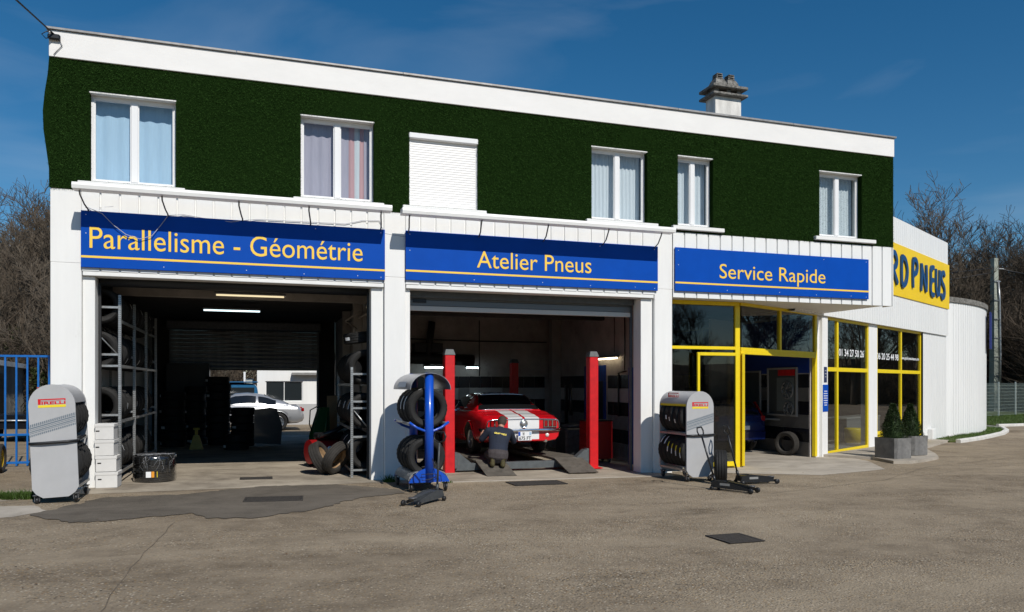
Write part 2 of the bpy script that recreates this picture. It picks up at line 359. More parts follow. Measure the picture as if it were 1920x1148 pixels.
# workshop threshold kerb (a low worn step)
m = MB(); m.prism([(5.72, -.60), (10.9, -.60), (10.9, -.521), (5.72, -.521)], -.02, .0, 'z')
for i, v in enumerate(m.v): m.v[i] = (v[0], v[1], gz(v[0]) + (.012 if v[2] > -.01 else -.01))
m.build('threshold_strip', CONA, kind='structure')
def seam(name, pts, wd, seed, mat=TAR):
    rnd = random.Random(seed); m = MB(); A = []; B = []
    P = ragged(pts + [pts[-1]], .02, 3, seed)
    P = P[:P.index(pts[-1])+1] if pts[-1] in P else P
    for i in range(len(P)):
        a = Vector(P[max(0, i-1)]); b = Vector(P[min(len(P)-1, i+1)]); t = (b-a).normalized() if (b-a).length else Vector((1, 0)); n = Vector((-t.y, t.x)); hw = wd*rnd.uniform(.3, .6)
        A.append((P[i][0]+n.x*hw, P[i][1]+n.y*hw, gz(P[i][0])+.0045)); B.append((P[i][0]-n.x*hw, P[i][1]-n.y*hw, gz(P[i][0])+.0045))
    m.strip(A, B); return m.build(name, mat, kind='structure')
seam('tar_seam', [(2.15, -3.6), (2.0, -6.0), (2.0, -9.0)], .010, 1)
seam('tar_seam', [(11.2, -3.2), (15, -2.0), (24, .8), (24, .8)], .012, 2)
seam('tar_seam', [(14.5, -2.2), (17.6, -.35), (22, 1.0), (22, 1.0)], .014, 4)
# planter pavement with a real kerb step
def slab(name, poly, h, mat, label=None):
    m = MB(); n = len(poly); m.add([(x, y, gz(x)-.05) for x, y in poly] + [(x, y, gz(x)+h) for x, y in poly], [tuple(range(n, 2*n))] + [(i, (i+1) % n, n+(i+1) % n, n+i) for i in range(n)])
    return m.build(name, mat, kind='structure', label=label)
def wpt(s, off): # point along the angled shopfront, off metres out in front of it
    a = R(28); return (17.23 + s*math.cos(a) + off*math.sin(a), 2.5 + s*math.sin(a) - off*math.cos(a))
slab('shopfront_pavement', [wpt(-.3, .03), wpt(-.1, 1.2), (17.40, .42), (17.75, .30), (18.6, .62), (19.55, 1.12), (20.3, 1.9), wpt(4.6, 1.1), wpt(9.0, .7), wpt(9.0, .03)], .07, CONA)
# ------------------------------------------------------------------ main building
GB = thing('garage_building', 'long two-storey white garage with dark green artificial turf on its upper floor', 'building')
def wall_holes(mb, x0, x1, z0, z1, y0, y1, holes):
    """wall in the xz plane between y0 and y1 with rectangular holes (hx0, hx1, hz0, hz1)"""
    X = sorted({x0, x1, *[h[0] for h in holes], *[h[1] for h in holes]}); Z = sorted({z0, z1, *[h[2] for h in holes], *[h[3] for h in holes]})
    X = [x for x in X if x0 <= x <= x1]; Z = [z for z in Z if z0 <= z <= z1]
    def solid(i, k):
        if i < 0 or k < 0 or i >= len(X)-1 or k >= len(Z)-1: return False
        cx = (X[i]+X[i+1])/2; cz = (Z[k]+Z[k+1])/2
        return not any(h[0] < cx < h[1] and h[2] < cz < h[3] for h in holes)
    for i in range(len(X)-1):
        for k in range(len(Z)-1):
            if not solid(i, k): continue
            a, b, c, d = X[i], X[i+1], Z[k], Z[k+1]
            mb.quad((a, y0, c), (b, y0, c), (b, y0, d), (a, y0, d)); mb.quad((a, y1, c), (a, y1, d), (b, y1, d), (b, y1, c))
            if not solid(i-1, k): mb.quad((a, y0, c), (a, y0, d), (a, y1, d), (a, y1, c))
            if not solid(i+1, k): mb.quad((b, y0, c), (b, y1, c), (b, y1, d), (b, y0, d))
            if not solid(i, k-1): mb.quad((a, y0, c), (a, y1, c), (b, y1, c), (b, y0, c))
            if not solid(i, k+1): mb.quad((a, y0, d), (b, y0, d), (b, y1, d), (a, y1, d))
WIN = [(.55, 1.84, 4.95, 6.40), (3.83, 5.12, 4.95, 6.40), (5.75, 7.05, 4.95, 6.28), (9.38, 10.63, 4.95, 6.40), (11.32, 12.17, 4.95, 6.40), (14.87, 16.05, 4.95, 6.40)]
XR = 16.93; YB = 11.0; YU = 6.6      # the upper storey is shallower than the workshops below
m = MB(); wall_holes(m, .0, XR, 3.62, 6.95, .0, .28, WIN); m.build('front_wall', WHITE, GB)
m = MB(); m.box(0, .2, .45, YB, -.2, 3.60); m.box(0, .2, .283, YU, 3.76, 6.95); m.build('side_wall', WHITE, GB)
m = MB(); m.box(XR-.2, XR, .283, YU, 3.52, 6.95); m.build('side_wall', WHITE, GB)
# rear wall of the left bay with the back door opening, then the rest of the rear wall
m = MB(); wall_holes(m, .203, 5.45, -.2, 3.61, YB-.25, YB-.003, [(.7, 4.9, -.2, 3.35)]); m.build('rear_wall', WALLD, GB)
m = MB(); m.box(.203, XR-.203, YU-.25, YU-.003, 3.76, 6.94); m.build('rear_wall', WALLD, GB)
m = MB(); m.box(.203, XR-.203, .283, YU-.253, 6.90, 7.0); m.build('roof', ZINC, GB)
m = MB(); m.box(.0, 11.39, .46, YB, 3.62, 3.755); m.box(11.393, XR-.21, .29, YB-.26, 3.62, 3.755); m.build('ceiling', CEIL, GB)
# parapet and coping
m = MB(); m.box(-.012, XR+.012, -.06, .20, 6.87, 7.29, .006); m.box(-.012, .19, .203, YU, 6.87, 7.29); m.box(XR-.19, XR+.012, .203, YU, 6.87, 7.29); m.box(.193, XR-.193, YU-.2, YU, 6.95, 7.29); par = m.build('parapet', RENDER_W, GB)
m = MB()
for i in range(6):
    a = -.05 + i*(XR+.1)/6; m.box(a, a+(XR+.1)/6-.004, -.095, .23, 7.292+random.uniform(0, .006), 7.33+random.uniform(0, .006), .004)
m.build('coping', ZINC, par)
# turf: backing sheet with a bulge at the loose left edge, blades on top
def bulge(z): return -.085*max(0, math.sin(math.pi*min(max((z-5.05)/1.75, 0), 1)))**1.5 - .012
m = MB()
ZT = [4.80, 5.1, 5.4, 5.7, 6.0, 6.3, 6.6, 6.87]
def turf_base(x, z): return 4.80 if x < .45 else 4.80
wall_holes(m, .12, XR+.01, 4.80, 6.87, -.030, -.004, WIN)
A = [(bulge(z), -.04-.05*abs(bulge(z))*4, z) for z in ZT]; B = [(.16, -.032, z) for z in ZT]; C_ = [(bulge(z)+.03, .06, z) for z in ZT]
m.strip(A, B); m.strip(C_, A)
tb = m.build('turf_cladding', TURF, GB)
rng = np.random.default_rng(5)
def blades(pts, nrm_y, ln, wd, seed):
    """short flat turf fibres standing off a facade at pts (n,3)"""
    r = np.random.default_rng(seed); n = len(pts)
    d = np.stack([r.normal(0, .55, n), nrm_y*np.abs(r.normal(.8, .25, n)), r.normal(-.35, .45, n)], 1); d /= np.linalg.norm(d, axis=1)[:, None]
    s = np.cross(d, r.normal(size=(n, 3))); s /= np.linalg.norm(s, axis=1)[:, None]
    l = ln*r.uniform(.6, 1.25, n)[:, None]
    return np.stack([pts - s*wd/2, pts + s*wd/2, pts + d*l], 1).reshape(-1, 3)
def tri_mesh(name, v, mat, parent=None, **k):
    n = len(v)//3; me = bpy.data.meshes.new(name); me.vertices.add(len(v)); me.vertices.foreach_set('co', v.astype(np.float32).ravel())
    me.loops.add(3*n); me.loops.foreach_set('vertex_index', np.arange(3*n, dtype=np.int32)); me.polygons.add(n)
    me.polygons.foreach_set('loop_start', np.arange(0, 3*n, 3, dtype=np.int32)); me.materials.append(mat); me.update(); me.validate()
    return obj(name, me, parent, **k)
n = 190000; x = rng.uniform(-.1, XR+.01, n); z = rng.uniform(4.795, 6.875, n)
keep = np.ones(n, bool)
for h in WIN: keep &= ~((x > h[0]-.004) & (x < h[1]+.004) & (z > h[2]) & (z < h[3]+.004))
seam_ = np.abs(((x-1.1) % 1.98)-.99) > .985; keep &= ~(seam_ & (rng.uniform(0, 1, n) < .85)); pan = np.floor((x-1.1)/1.98+.5)
bl = np.array([bulge(v) for v in z]); keep &= x > bl
pts = np.stack([x, -.03 - .006*np.sin(x*2.3)*np.sin(z*3.1) - np.where(x < .12, .012, 0) - .007*(.5+.5*np.sin(pan*2.1)), z], 1)[keep]
v1 = blades(pts, -1, .036, .006, 1)
ev = []
for h in WIN:      # fibres folded round the reveals
    for k in range(2600):
        t = rng.uniform(0, 1); e = rng.integers(0, 2)
        ev.append((h[e] + (.006 if e == 0 else -.006)*0, rng.uniform(-.03, .11), h[2]+t*(h[3]-h[2])))
ev = np.array(ev); v2 = blades(ev, -.5, .026, .006, 2)
tri_mesh('turf_fibres', np.concatenate([v1, v2]), BLADE, GB, kind='stuff')
# windows
def folds(mb, x0, x1, z0, z1, y, amp, per, seed, mi=0):
    r = random.Random(seed); n = int((x1-x0)/.012); mb.mi = mi; ph = r.uniform(0, 6); tops = []; bots = []
    for i in range(n+1):
        x = x0+(x1-x0)*i/n; a = math.sin(x/per*6.28+ph+.8*math.sin(x*3.1+ph))
        tops.append((x, y+amp*a*.7, z1)); bots.append((x+.01*math.sin(x*9+ph), y+amp*(a+.4*math.sin(x/per*2.7)), z0))
    mb.strip(bots, tops, True); mb.mi = 0
def casement(h, name_parent, curtain, i):
    x0, x1, z0, z1 = h; yf = .10; m = MB(); fw = .052
    xm = (x0+x1)/2
    for (a, b, c, d) in ((x0, x0+fw, z0, z1), (x1-fw, x1, z0, z1)): m.box(a, b, yf, yf+.07, c, d, .006)
    for (c, d) in ((z0, z0+fw), (z1-fw-.03, z1)): m.box(x0+fw-.002, x1-fw+.002, yf+.004, yf+.066, c, d, .006)
    m.box(xm-.055, xm+.055, yf-.008, yf+.06, z0+fw-.003, z1-fw-.027, .01)
    wdw = m.build('window', PVC, name_parent)
    lm = MB(); lm.box(x0-.0, x1+.0, -.024, yf-.002, z1-.028, z1-.003, .003); lm.build('lintel_board', WHITE, wdw)
    for (a, b) in ((x0+fw, xm-.05), (xm+.05, x1-fw)):
        sm = MB(); s_ = .018; c, d = z0+fw, z1-fw-.03
        for (p, q, r_, t) in ((a, a+s_, c, d), (b-s_, b, c, d)): sm.box(p, q, yf+.012, yf+.05, r_, t)
        for (r_, t) in ((c, c+s_), (d-s_, d)): sm.box(a+s_, b-s_, yf+.013, yf+.049, r_, t)
        sm.build('sash', PVC, wdw)
        pm = MB(); pm.quad((a+s_*.5, yf+.03, c+s_*.5), (b-s_*.5, yf+.03, c+s_*.5), (b-s_*.5, yf+.03, d-s_*.5), (a+s_*.5, yf+.03, d-s_*.5)); pm.build('pane', GLS, wdw)
    cm = MB()
    if curtain == 'pink':
        folds(cm, x0+.02, xm+.22, z0-.02, z1+.02, yf+.16, .012, .16, 3, 0); folds(cm, xm+.21, xm+.33, z0-.02, z1+.02, yf+.17, .010, .09, 4, 1); folds(cm, xm+.32, xm+.43, z0-.02, z1+.02, yf+.165, .01, .11, 5, 2); folds(cm, xm+.42, xm+.50, z0-.02, z1+.02, yf+.17, .01, .1, 6, 1); folds(cm, xm+.49, x1, z0-.02, z1+.02, yf+.165, .01, .1, 7, 0)
        cm.build('curtain', [CUR_P, CUR_K, CUR_W], wdw)
    else:
        mt = {'blue': CUR_B, 'white': CUR_W, 'lace': CUR_L}[curtain]
        for k, (a, b) in enumerate(((x0+.01, xm+.01), (xm-.01, x1-.01))):
            folds(cm, a, b, z0-.02, z1+.02, yf+.17+.02*k, .011 if curtain == 'blue' else .013, .21 if curtain == 'blue' else .085, 20+i*3+k)
        cm.build('curtain', mt, wdw)
    for (a, b) in ((x0-.001, x0+.008), (x1-.008, x1+.001)): rm = MB(); rm.box(a, b, -.028, yf-.003, z0, z1-.03); rm.build('turf_reveal', TURF, wdw)
    bm_ = MB(); bm_.box(x0-.1, x1+.1, .42, .44, z0-.1, z1+.1); bm_.build('room_partition', WALLI, wdw)
    return wdw
for i, (h, c) in enumerate(zip(WIN, ['blue', 'pink', None, 'white', 'white', 'lace'])):
    if c: wd = casement(h, GB, c, i)
    else:
        m = MB(); x0, x1, z0, z1 = h
        m.box(x0, x0+.035, .02, .07, z0, z1-.1); m.box(x1-.035, x1, .02, .07, z0, z1-.1); m.box(x0-.005, x1+.005, -.05, .12, z1-.11, z1-.004, .015)
        wd = m.build('window', PVC, GB, label='upper window closed by a white roller shutter')
        zz = z0; k = 0; sm = MB()
        while zz < z1-.115:
            hgt = .045; sm.add([(x0+.035, .0315, zz), (x1-.035, .0315, zz), (x1-.035, .052, zz+.004), (x0+.035, .052, zz+.004), (x0+.035, .0315, zz+hgt-.002), (x1-.035, .0315, zz+hgt-.002), (x0+.035, .028, zz+hgt*.5), (x1-.035, .028, zz+hgt*.5), (x0+.035, .038, zz+hgt), (x1-.035, .038, zz+hgt)],
                [(0, 1, 7, 6), (6, 7, 5, 4), (4, 5, 9, 8), (2, 3, 0, 1)]); zz += hgt
        sm.build('shutter_curtain', SHUT, wd, kind='stuff')
    sx0, sx1 = {0: (.40, 1.98), 1: (3.71, 5.28), 2: (5.62, 7.2), 3: (9.25, 10.83), 4: (11.17, 12.39), 5: (14.72, 16.37)}[i]
    m = MB(); m.box(sx0, sx1, -.12, .10, 4.845, 4.925, .008); m.box(h[0], h[1], -.02, .10, 4.926, 4.952, .006); m.build('sill', WHITE, wd)
# ground-floor pillars with set-back jambs
def pillar(x0, x1, jambs, zt):
    m = MB(); m.box(x0, x1, -.022, .40, gz(x1)-.15, 3.618, .008); m.box(x0, x1, -.022, -.002, 3.62, zt, .004)
    for (a, b) in jambs: m.box(a, b, .055, .38, gz(b)-.15, 3.42, .006)
    return m.build('pillar', WHITE, GB)
pillar(.0, .44, [(.443, .62)], 4.79)
pillar(5.30, 5.68, [(5.07, 5.297), (5.683, 5.78)], 4.79)
pillar(10.79, 11.2, [(10.52, 10.787)], 4.79)
# profiled metal cladding above the bays
def cladding(mb, x0, x1, z0, z1, y=-.012, pitch=.285, rib=.035, dep=.028, ybk=.0):
    P = []; x = x0
    while x < x1-1e-6:
        b = min(x+pitch-rib, x1); P.append((x, y)); P.append((b, y))
        if b+rib <= x1: P.append((b+.008, y+dep)); P.append((b+rib-.008, y+dep))
        x += pitch
    P[-1] = (x1, P[-1][1])
    mb.strip([(p[0], p[1], z0) for p in P], [(p[0], p[1], z1) for p in P])
    mb.add([(p[0], p[1], z0) for p in P] + [(x1, .05, z0), (x0, .05, z0)], [tuple(range(len(P)+2))])
for (a, b, z0) in ((.445, 5.297, 3.50), (5.683, 10.787, 3.50)):
    m = MB(); cladding(m, a, b, z0, 4.80, -.03); m.build('cladding_sheet', WHITE2, GB)
m = MB(); cladding(m, 11.205, XR-.004, 3.46, 4.80, -.045, dep=.034); m.quad((XR-.004, -.045, 3.46), (XR-.004, .28, 3.46), (XR-.004, .28, 4.8), (XR-.004, -.045, 4.8)); m.build('cladding_sheet', WHITE2, GB)
# lintels over the two garage bays
for (a, b) in ((.445, 5.295), (5.685, 10.785)):
    m = MB(); m.box(a, b, .02, .40, 3.50, 3.615); m.box(a+.01, b-.01, -.02, .30, 3.425, 3.497, .006); m.build('lintel', WHITE, GB)
# porch soffit over the entrance
m = MB(); m.prism([(11.21, .0), (XR-.01, .0), (XR-.01, 2.62), (13.3, .9), (11.21, .9)], 3.49, 3.61, 'z'); m.build('porch_soffit', RENDER_W, GB)
# return wall above the porch on the right
# inner partition walls
m = MB(); m.box(5.45, 5.55, .40, YB-.26, -.2, 3.60); m.build('partition_wall', WALLI, GB)
pr = MB(); pr.box(11.40, 11.44, .40, 9.0, -.3, 3.60); pr = pr.build('partition_wall', WALLI, GB)
bk = MB(); bk.box(5.553, 11.397, 7.2, 7.35, -.3, 3.60); bk = bk.build('workshop_back_wall', WALLI, GB)
rw = MB(); rw.box(16.55, 16.68, 2.28, 9.0, -.3, 3.48); rw = rw.build('entrance_side_wall', WALLI, GB)
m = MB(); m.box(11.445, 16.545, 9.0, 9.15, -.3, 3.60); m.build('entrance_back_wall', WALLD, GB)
m = MB(); m.box(.42, 5.448, 2.9, 3.1, 3.44, 3.615); m.build('ceiling_beam', WALLI, GB)
for y in (4.2, 6.6): m = MB(); m.box(5.25, 5.448, y, y+.2, -.1, 3.6, .01); m.build('steel_column', WALLI, GB)
m = MB(); m.tube([(5.38, 2.0, 3.2), (5.38, 6.5, 3.25)], .03); m.tube([(5.3, 3.4, 3.3), (5.0, 3.6, 3.1), (5.3, 4.0, 2.95)], .02); m.build('wall_pipe', WALLI, GB)
m = MB(); m.box(11.12, 11.398, 6.5, 6.75, -.2, 3.6, .01); m.build('workshop_column', M('column_paint', (.34, .315, .29), .8, 0, .2, 2), GB)
# tile dado: each tile a piece of its own
def tile_mesh(w_, h_, mat, axis):
    m = MB()
    if axis == 'y': m.box(-w_/2, w_/2, -.012, 0, -h_/2, h_/2, .004)
    else: m.box(-.012, 0, -w_/2, w_/2, -h_/2, h_/2, .004)
    return m.mesh('tile', mat)
rows = [TILG, TILD, TILG, TILD, TILL, TILD]
tmy = {id(t): tile_mesh(.322, .322, t, 'y') for t in (TILG, TILD, TILL)}; tmx = {id(t): tile_mesh(.322, .322, t, 'x') for t in (TILG, TILD, TILL)}
for k, mt in enumerate(rows):
    for i in range(17):
        t = mt
        if k == 4 and i % 4 == 1: t = TILG
        obj('tile', tmy[id(t)], bk, (5.75+i*.328, 7.199, .04+k*.328+.05))
    for i in range(19):
        y = .62+i*.328
        if 1.45 < y < 2.25 and k < 6: continue
        if 3.5 < y < 4.8 and k < 6: continue
        obj('tile', tmx[id(mt)], pr, (11.399, y, .04+k*.328+.05))
TILE_E = M('entrance_grey_tile', (.13, .125, .12), .4, 0, .3, 2)
for k, mt in enumerate([TILG, TILD, TILG, TILD, TILG, TILD]):
    me = tile_mesh(.99, .345, {id(TILG): TILE_E}.get(id(mt), mt), 'x')
    for i in range(6):
        y = 2.80+i*1.0
        if k in (2, 3, 4) and 2.2 < y < 3.9 and False: continue
        obj('tile', me, rw, (16.549, y, -.0+k*.351))
# painted blue zone high on the entrance wall
m = MB(); m.box(16.535, 16.549, 2.30, 8.9, 1.96, 3.4); m.build('blue_painted_panel', BLUW, GB)
# doors of the workshop
m = MB(); m.box(11.36, 11.398, 3.52, 4.78, 1.75, 2.15, .005); m.box(11.36, 11.398, 3.52, 3.62, -.12, 1.747); m.box(11.36, 11.398, 4.68, 4.78, -.12, 1.747)
d = m.build('workshop_door', BLUW, GB); m = MB(); m.box(11.38, 11.398, 3.623, 4.677, -.12, 1.747); m.build('door_leaf', M('doorway_shade', (.02, .022, .03), .5), d)  # flat dark panel: the shade inside the open doorway is put into its colour
m = MB(); m.box(11.34, 11.398, 1.50, 1.58, -.13, 2.06); m.box(11.34, 11.398, 2.12, 2.2, -.13, 2.06); m.box(11.34, 11.398, 1.583, 2.117, 1.95, 2.06)
d = m.build('workshop_door', BLUW, GB); m = MB(); m.box(11.10, 11.14, 1.46, 1.499, -.12, 2.04); m.box(10.98, 11.098, 1.46, 1.499, -.12, 2.04); m.build('door_leaf', BLUW, d)
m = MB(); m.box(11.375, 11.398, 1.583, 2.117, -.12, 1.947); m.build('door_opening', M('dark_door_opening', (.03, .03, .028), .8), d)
# cables and pipes on the workshop walls
m = MB(); m.tube([(5.7, 7.16, 2.98), (7.2, 7.16, 2.93), (9.0, 7.16, 2.90), (11.2, 7.15, 2.9)], .018, 6); m.tube([(9.15, 7.17, 3.5), (9.15, 7.17, 1.9)], .014, 6); m.build('wall_conduit', BLK, GB)
m = MB(); m.tube([(11.37, 2.45, 3.4), (11.37, 2.45, 2.0)], .014, 6); m.tube([(11.37, 3.0, 3.3), (11.37, 3.0, 2.45)], .008, 5); m.tube([(11.36, 2.75, 1.95), (11.36, 2.75, .9)], .022, 6); m.tube([(11.36, 2.75, 1.95), (11.36, 2.35, 1.98)], .02, 6); m.build('wall_conduit', BLK, GB)
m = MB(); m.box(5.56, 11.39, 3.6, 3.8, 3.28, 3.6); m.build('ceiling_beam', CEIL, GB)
m = MB(); m.tube([(6.0, 6.9, 2.42), (8.9, 6.9, 2.34)], .16, 12); m.tube([(7.55, 6.85, 2.2), (7.7, 6.85, 3.4)], .10, 8); m.box(7.2, 8.0, 6.8, 7.15, 2.55, 2.8, .01); m.build('extraction_duct', M('sooty_duct', (.02, .02, .02), .6), GB)
# garage roller doors
m = MB(); m.box(5.79, 10.51, .32, .62, 3.30, 3.61, .02); m.box(5.783, 5.83, .42, .48, -.12, 3.3); m.box(10.47, 10.517, .42, .48, -.14, 3.3)
rd = m.build('roller_door', GREYL, GB)
SLATG = M('door_slat_grey', (.17, .18, .185), .45, .2)
sl = MB(); sl.box(5.835, 10.465, .425, .445, 0, .11, .006); sl = sl.mesh('slat', SLATG)
for k in range(2): obj('slat', sl, rd, (0, 0, 3.165+k*.115))
m = MB(); m.box(5.832, 10.468, .41, .455, 3.065, 3.16, .01); m.build('bottom_bar', M('door_bar_cream', (.62, .60, .56), .5), rd)
m = MB(); m.box(5.9, 6.16, .405, .409, 3.215, 3.29); m.build('vent_slot', BLK, rd)
m = MB(); m.tube([(.66, .33, 3.38), (5.04, .33, 3.38)], .085, 12); m.box(.625, .665, .30, .36, -.02, 3.35); m.box(5.03, 5.067, .30, .36, -.07, 3.35); m.build('roller_door', BLK, GB)
m = MB(); m.box(.66, .70, YB-.32, YB-.253, -.05, 3.3); m.box(4.9, 4.95, YB-.32, YB-.253, -.08, 3.3); m.box(.6, 5.0, YB-.6, YB-.33, 3.28, 3.55, .03)
rd = m.build('roller_door', STEELD, GB, label='half-lowered rear roller door of the left bay')
sm = MB(); SL = M('rear_slat_steel', (.22, .21, .20), .40, .4, .3, 6)
sm.strip([(.7, YB-.30, 0), (.7, YB-.318, .03), (.7, YB-.318, .085), (.7, YB-.30, .11)], [(4.9, YB-.30, 0), (4.9, YB-.318, .03), (4.9, YB-.318, .085), (4.9, YB-.30, .11)]); sm.strip([(.7, YB-.30, .11), (.7, YB-.29, .118)], [(4.9, YB-.30, .11), (4.9, YB-.29, .118)])
sm = sm.mesh('slat', SL)
for k in range(11): obj('slat', sm, rd, (0, 0, 2.09+k*.118))
# chimney (part of the building)
m = MB(); m.box(13.56, 14.29, 2.0, 2.42, 6.9, 8.62, .01); ch = m.build('chimney', M('chimney_render', (.70, .68, .64), .85, 0, .25, 3, (2, 2, .6), .4, 30, dirt=(.40, .39, .37), dthr=.64), GB)
m = MB(); m.box(13.44, 14.41, 1.88, 2.54, 8.62, 8.68, .012); m.box(13.44, 14.41, 1.88, 2.54, 8.80, 8.87, .012)
for x in (13.56, 13.88, 14.18): m.box(x, x+.1, 2.0, 2.42, 8.678, 8.803)
m.build('chimney_crown', CONC, ch)
for xc in (13.76, 14.09):
    m = MB(); m.loft([[(xc-.17, 2.03, 8.872), (xc+.165, 2.03, 8.872), (xc+.165, 2.39, 8.872), (xc-.17, 2.39, 8.872)], [(xc-.15, 2.05, 8.98), (xc+.15, 2.05, 8.98), (xc+.15, 2.37, 8.98), (xc-.15, 2.37, 8.98)], [(xc-.11, 2.10, 9.08), (xc+.11, 2.10, 9.08), (xc+.11, 2.32, 9.08), (xc-.11, 2.32, 9.08)]], smooth=False)
    for zz in (9.10, 9.15, 9.20): m.box(xc-.095+.2*(zz-9.1), xc+.095-.2*(zz-9.1), 2.11, 2.31, zz, zz+.018)
    for (ax, ay) in ((-.08, 2.12), (.06, 2.12), (-.08, 2.28), (.06, 2.28)): m.box(xc+ax, xc+ax+.02, ay, ay+.02, 9.078, 9.2)
    m.build('chimney_pot', CONC, ch)
# yellow glazed entrance screens
def frame_bars(mb, bars, y0, y1):
    for i, (a, b, c, d) in enumerate(bars): mb.box(a, b, y0-.0015*(i % 3), y1+.0015*(i % 3), c, d, .005)
def pane(parent, a, b, c, d, y, mat, T=None, name='pane'):
    m = MB()
    if T is not None: m.T = T
    m.quad((a, y, c), (b, y, c), (b, y, d), (a, y, d)); return m.build(name, mat, parent)
m = MB(); zb = gz(13)
frame_bars(m, [(11.21, 13.22, 3.40, 3.485), (11.21, 13.22, 2.43, 2.50), (13.12, 13.24, zb, 3.397), (11.21, 13.12, zb, zb+.10), (11.21, 11.26, zb, 3.397)], .56, .64)
fs = m.build('glazed_screen', YEL_F, GB, label='yellow framed glass screen left of the entrance')
pane(fs, 11.26, 13.12, 2.50, 3.40, .60, GLD); pane(fs, 11.26, 13.12, zb+.1, 2.43, .60, GLD)
TA = Matrix.Translation((13.25, .6, 0)) @ Matrix.Rotation(R(25.5), 4, 'Z')
m = MB(); m.T = TA
frame_bars(m, [(.02, 3.82, 3.42, 3.487), (.02, 3.82, 2.40, 2.49), (1.83, 1.90, 2.49, 3.42), (3.72, 3.83, -.176, 3.42), (.0, .1, -.17, 2.40), (.10, 3.72, 2.34, 2.40)], -.04, .05)
fs = m.build('glazed_screen', YEL_F, GB, label='yellow framed transom over the open entrance')
pane(fs, .1, 1.83, 2.49, 3.42, .0, GLD, TA); pane(fs, 1.90, 3.72, 2.49, 3.42, .0, GLD, TA)
# open leaf folded back in front of the left screen
m = MB(); frame_bars(m, [(12.08, 12.14, zb+.05, 2.36), (13.03, 13.11, zb+.03, 2.36), (12.14, 13.03, 2.29, 2.36), (12.14, 13.03, zb+.05, zb+.15)], .42, .47)
lf = m.build('door_leaf', YEL_F, GB, label='open yellow framed glass door leaf'); pane(lf, 12.14, 13.03, zb+.15, 2.29, .445, GLD)
m = MB(); m.T = Matrix.Translation((13.30, .52, 0)) @ Matrix.Rotation(R(60), 4, 'Z'); frame_bars(m, [(-.02, .09, zb+.03, 2.36), (.35, .42, zb+.03, 2.36), (.09, .35, 2.29, 2.36), (.09, .35, zb+.03, zb+.12)], -.03, .03); m.mi = 1; m.box(.02, .05, -.05, -.033, .85, 1.15)
lf = m.build('door_leaf', [YEL_F, BLK], GB, label='edge-on yellow framed door leaf with a black handle')
pane(lf, .09, .35, zb+.12, 2.29, .0, GLD, m.T)
# display windows let into the entrance wall
def display(y0, y1, z0, z1, parts):
    m = MB(); fr = .05
    for (a, b, c, d) in ((y0, y0+fr, z0, z1), (y1-fr, y1, z0, z1)): m.box(16.49, 16.545, a, b, c, d, .006)
    for (c, d) in ((z0, z0+fr), (z1-fr, z1)): m.box(16.49, 16.545, y0+fr, y1-fr, c, d, .006)
    m.mi = 1; m.box(16.525, 16.530, y0+fr, y1-fr, z0+fr, z1-fr)
    return m.build('display_window', [M('display_frame', (.30, .29, .28), .5), M('display_back', (.07, .075, .075), .4)], GB)
dw = display(2.72, 3.95, .82, 2.12, 1)
m = MB(); m.box(16.515, 16.522, 2.85, 3.55, .95, 1.85); m.build('poster', M('rim_poster', (.16, .18, .18), .4), dw)
m = MB(); m.box(16.512, 16.520, 2.82, 3.5, 1.90, 2.06); m.build('red_banner', REDL, dw)
def rim_face(mb, cy_, cz_, r):
    mb.lathe([(r, 0), (r, -.03), (r*.9, -.03), (r*.86, -.005)], 28, 'x', c=(16.512, cy_, cz_))
    for k in range(10):
        a = k*math.pi/5; mb.tube([(16.495, cy_+.03*math.cos(a), cz_+.03*math.sin(a)), (16.488, cy_+r*.9*math.cos(a), cz_+r*.9*math.sin(a))], .012, 5)
for (a, b, r) in ((3.1, 1.52, .24), (3.05, 1.02, .2)):
    m = MB(); rim_face(m, a, b, r); m.build('alloy_rim', M('poster_rim', (.22, .22, .22), .4, .3), dw)
dw = display(4.25, 5.6, .9, 2.05, 1)
# ------------------------------------------------------------------ angled showroom
SB = thing('showroom_building', 'white ribbed showroom with yellow window frames and a rounded end', 'building', (17.23, 2.5, 0), R(28))
ZG = -.40
m = MB(); cladding(m, -2.2, 11.2, 3.44, 6.85, -.12, .20, .03, .022); m.quad((11.2, -.12, 3.44), (11.2, .3, 3.44), (11.2, .3, 6.85), (11.2, -.12, 6.85)); m.quad((-2.2, -.12, 6.85), (11.2, -.12, 6.85), (11.2, .3, 6.85), (-2.2, .3, 6.85)); m.build('fascia_cladding', WHITE2, SB)
m = MB(); m.box(-.36, .0, -.06, .22, ZG, 3.43, .008); m.box(-.62, -.363, .02, .2, ZG, 3.43); m.build('pillar', WHITE, SB)
m = MB(); m.box(3.22, 3.92, -.02, .22, ZG, 3.43, .008); m.build('pillar', WHITE, SB)
m = MB(); cladding(m, 8.36, 11.25, ZG, 3.43, -.06, .20, .03, .02); m.build('wall_cladding', WHITE2, SB)
def screen(s0, s1, mull, bottom, door=False):
    m = MB(); fw = .07
    bars = [(s0, s1, 3.37, 3.435), (s0+fw, s1-fw, 2.01, 2.12), (s0, s0+fw, ZG, 3.37), (s1-fw, s1, ZG, 3.37), (mull-.05, mull+.05, bottom, 2.01), (mull-.05, mull+.05, 2.12, 3.37), (s0+fw, s1-fw, ZG, bottom)]
    frame_bars(m, bars, .0, .07); f = m.build('glazed_screen', YEL_F, SB)
    for (a, b) in ((s0+fw, mull-.05), (mull+.05, s1-fw)):
        pane(f, a, b, bottom, 2.01, .035, GLN); pane(f, a, b, 2.12, 3.37, .035, GLN)
    return f
f1 = screen(.0, 3.215, .85, -.10); f2 = screen(3.925, 8.355, 6.24, .25)
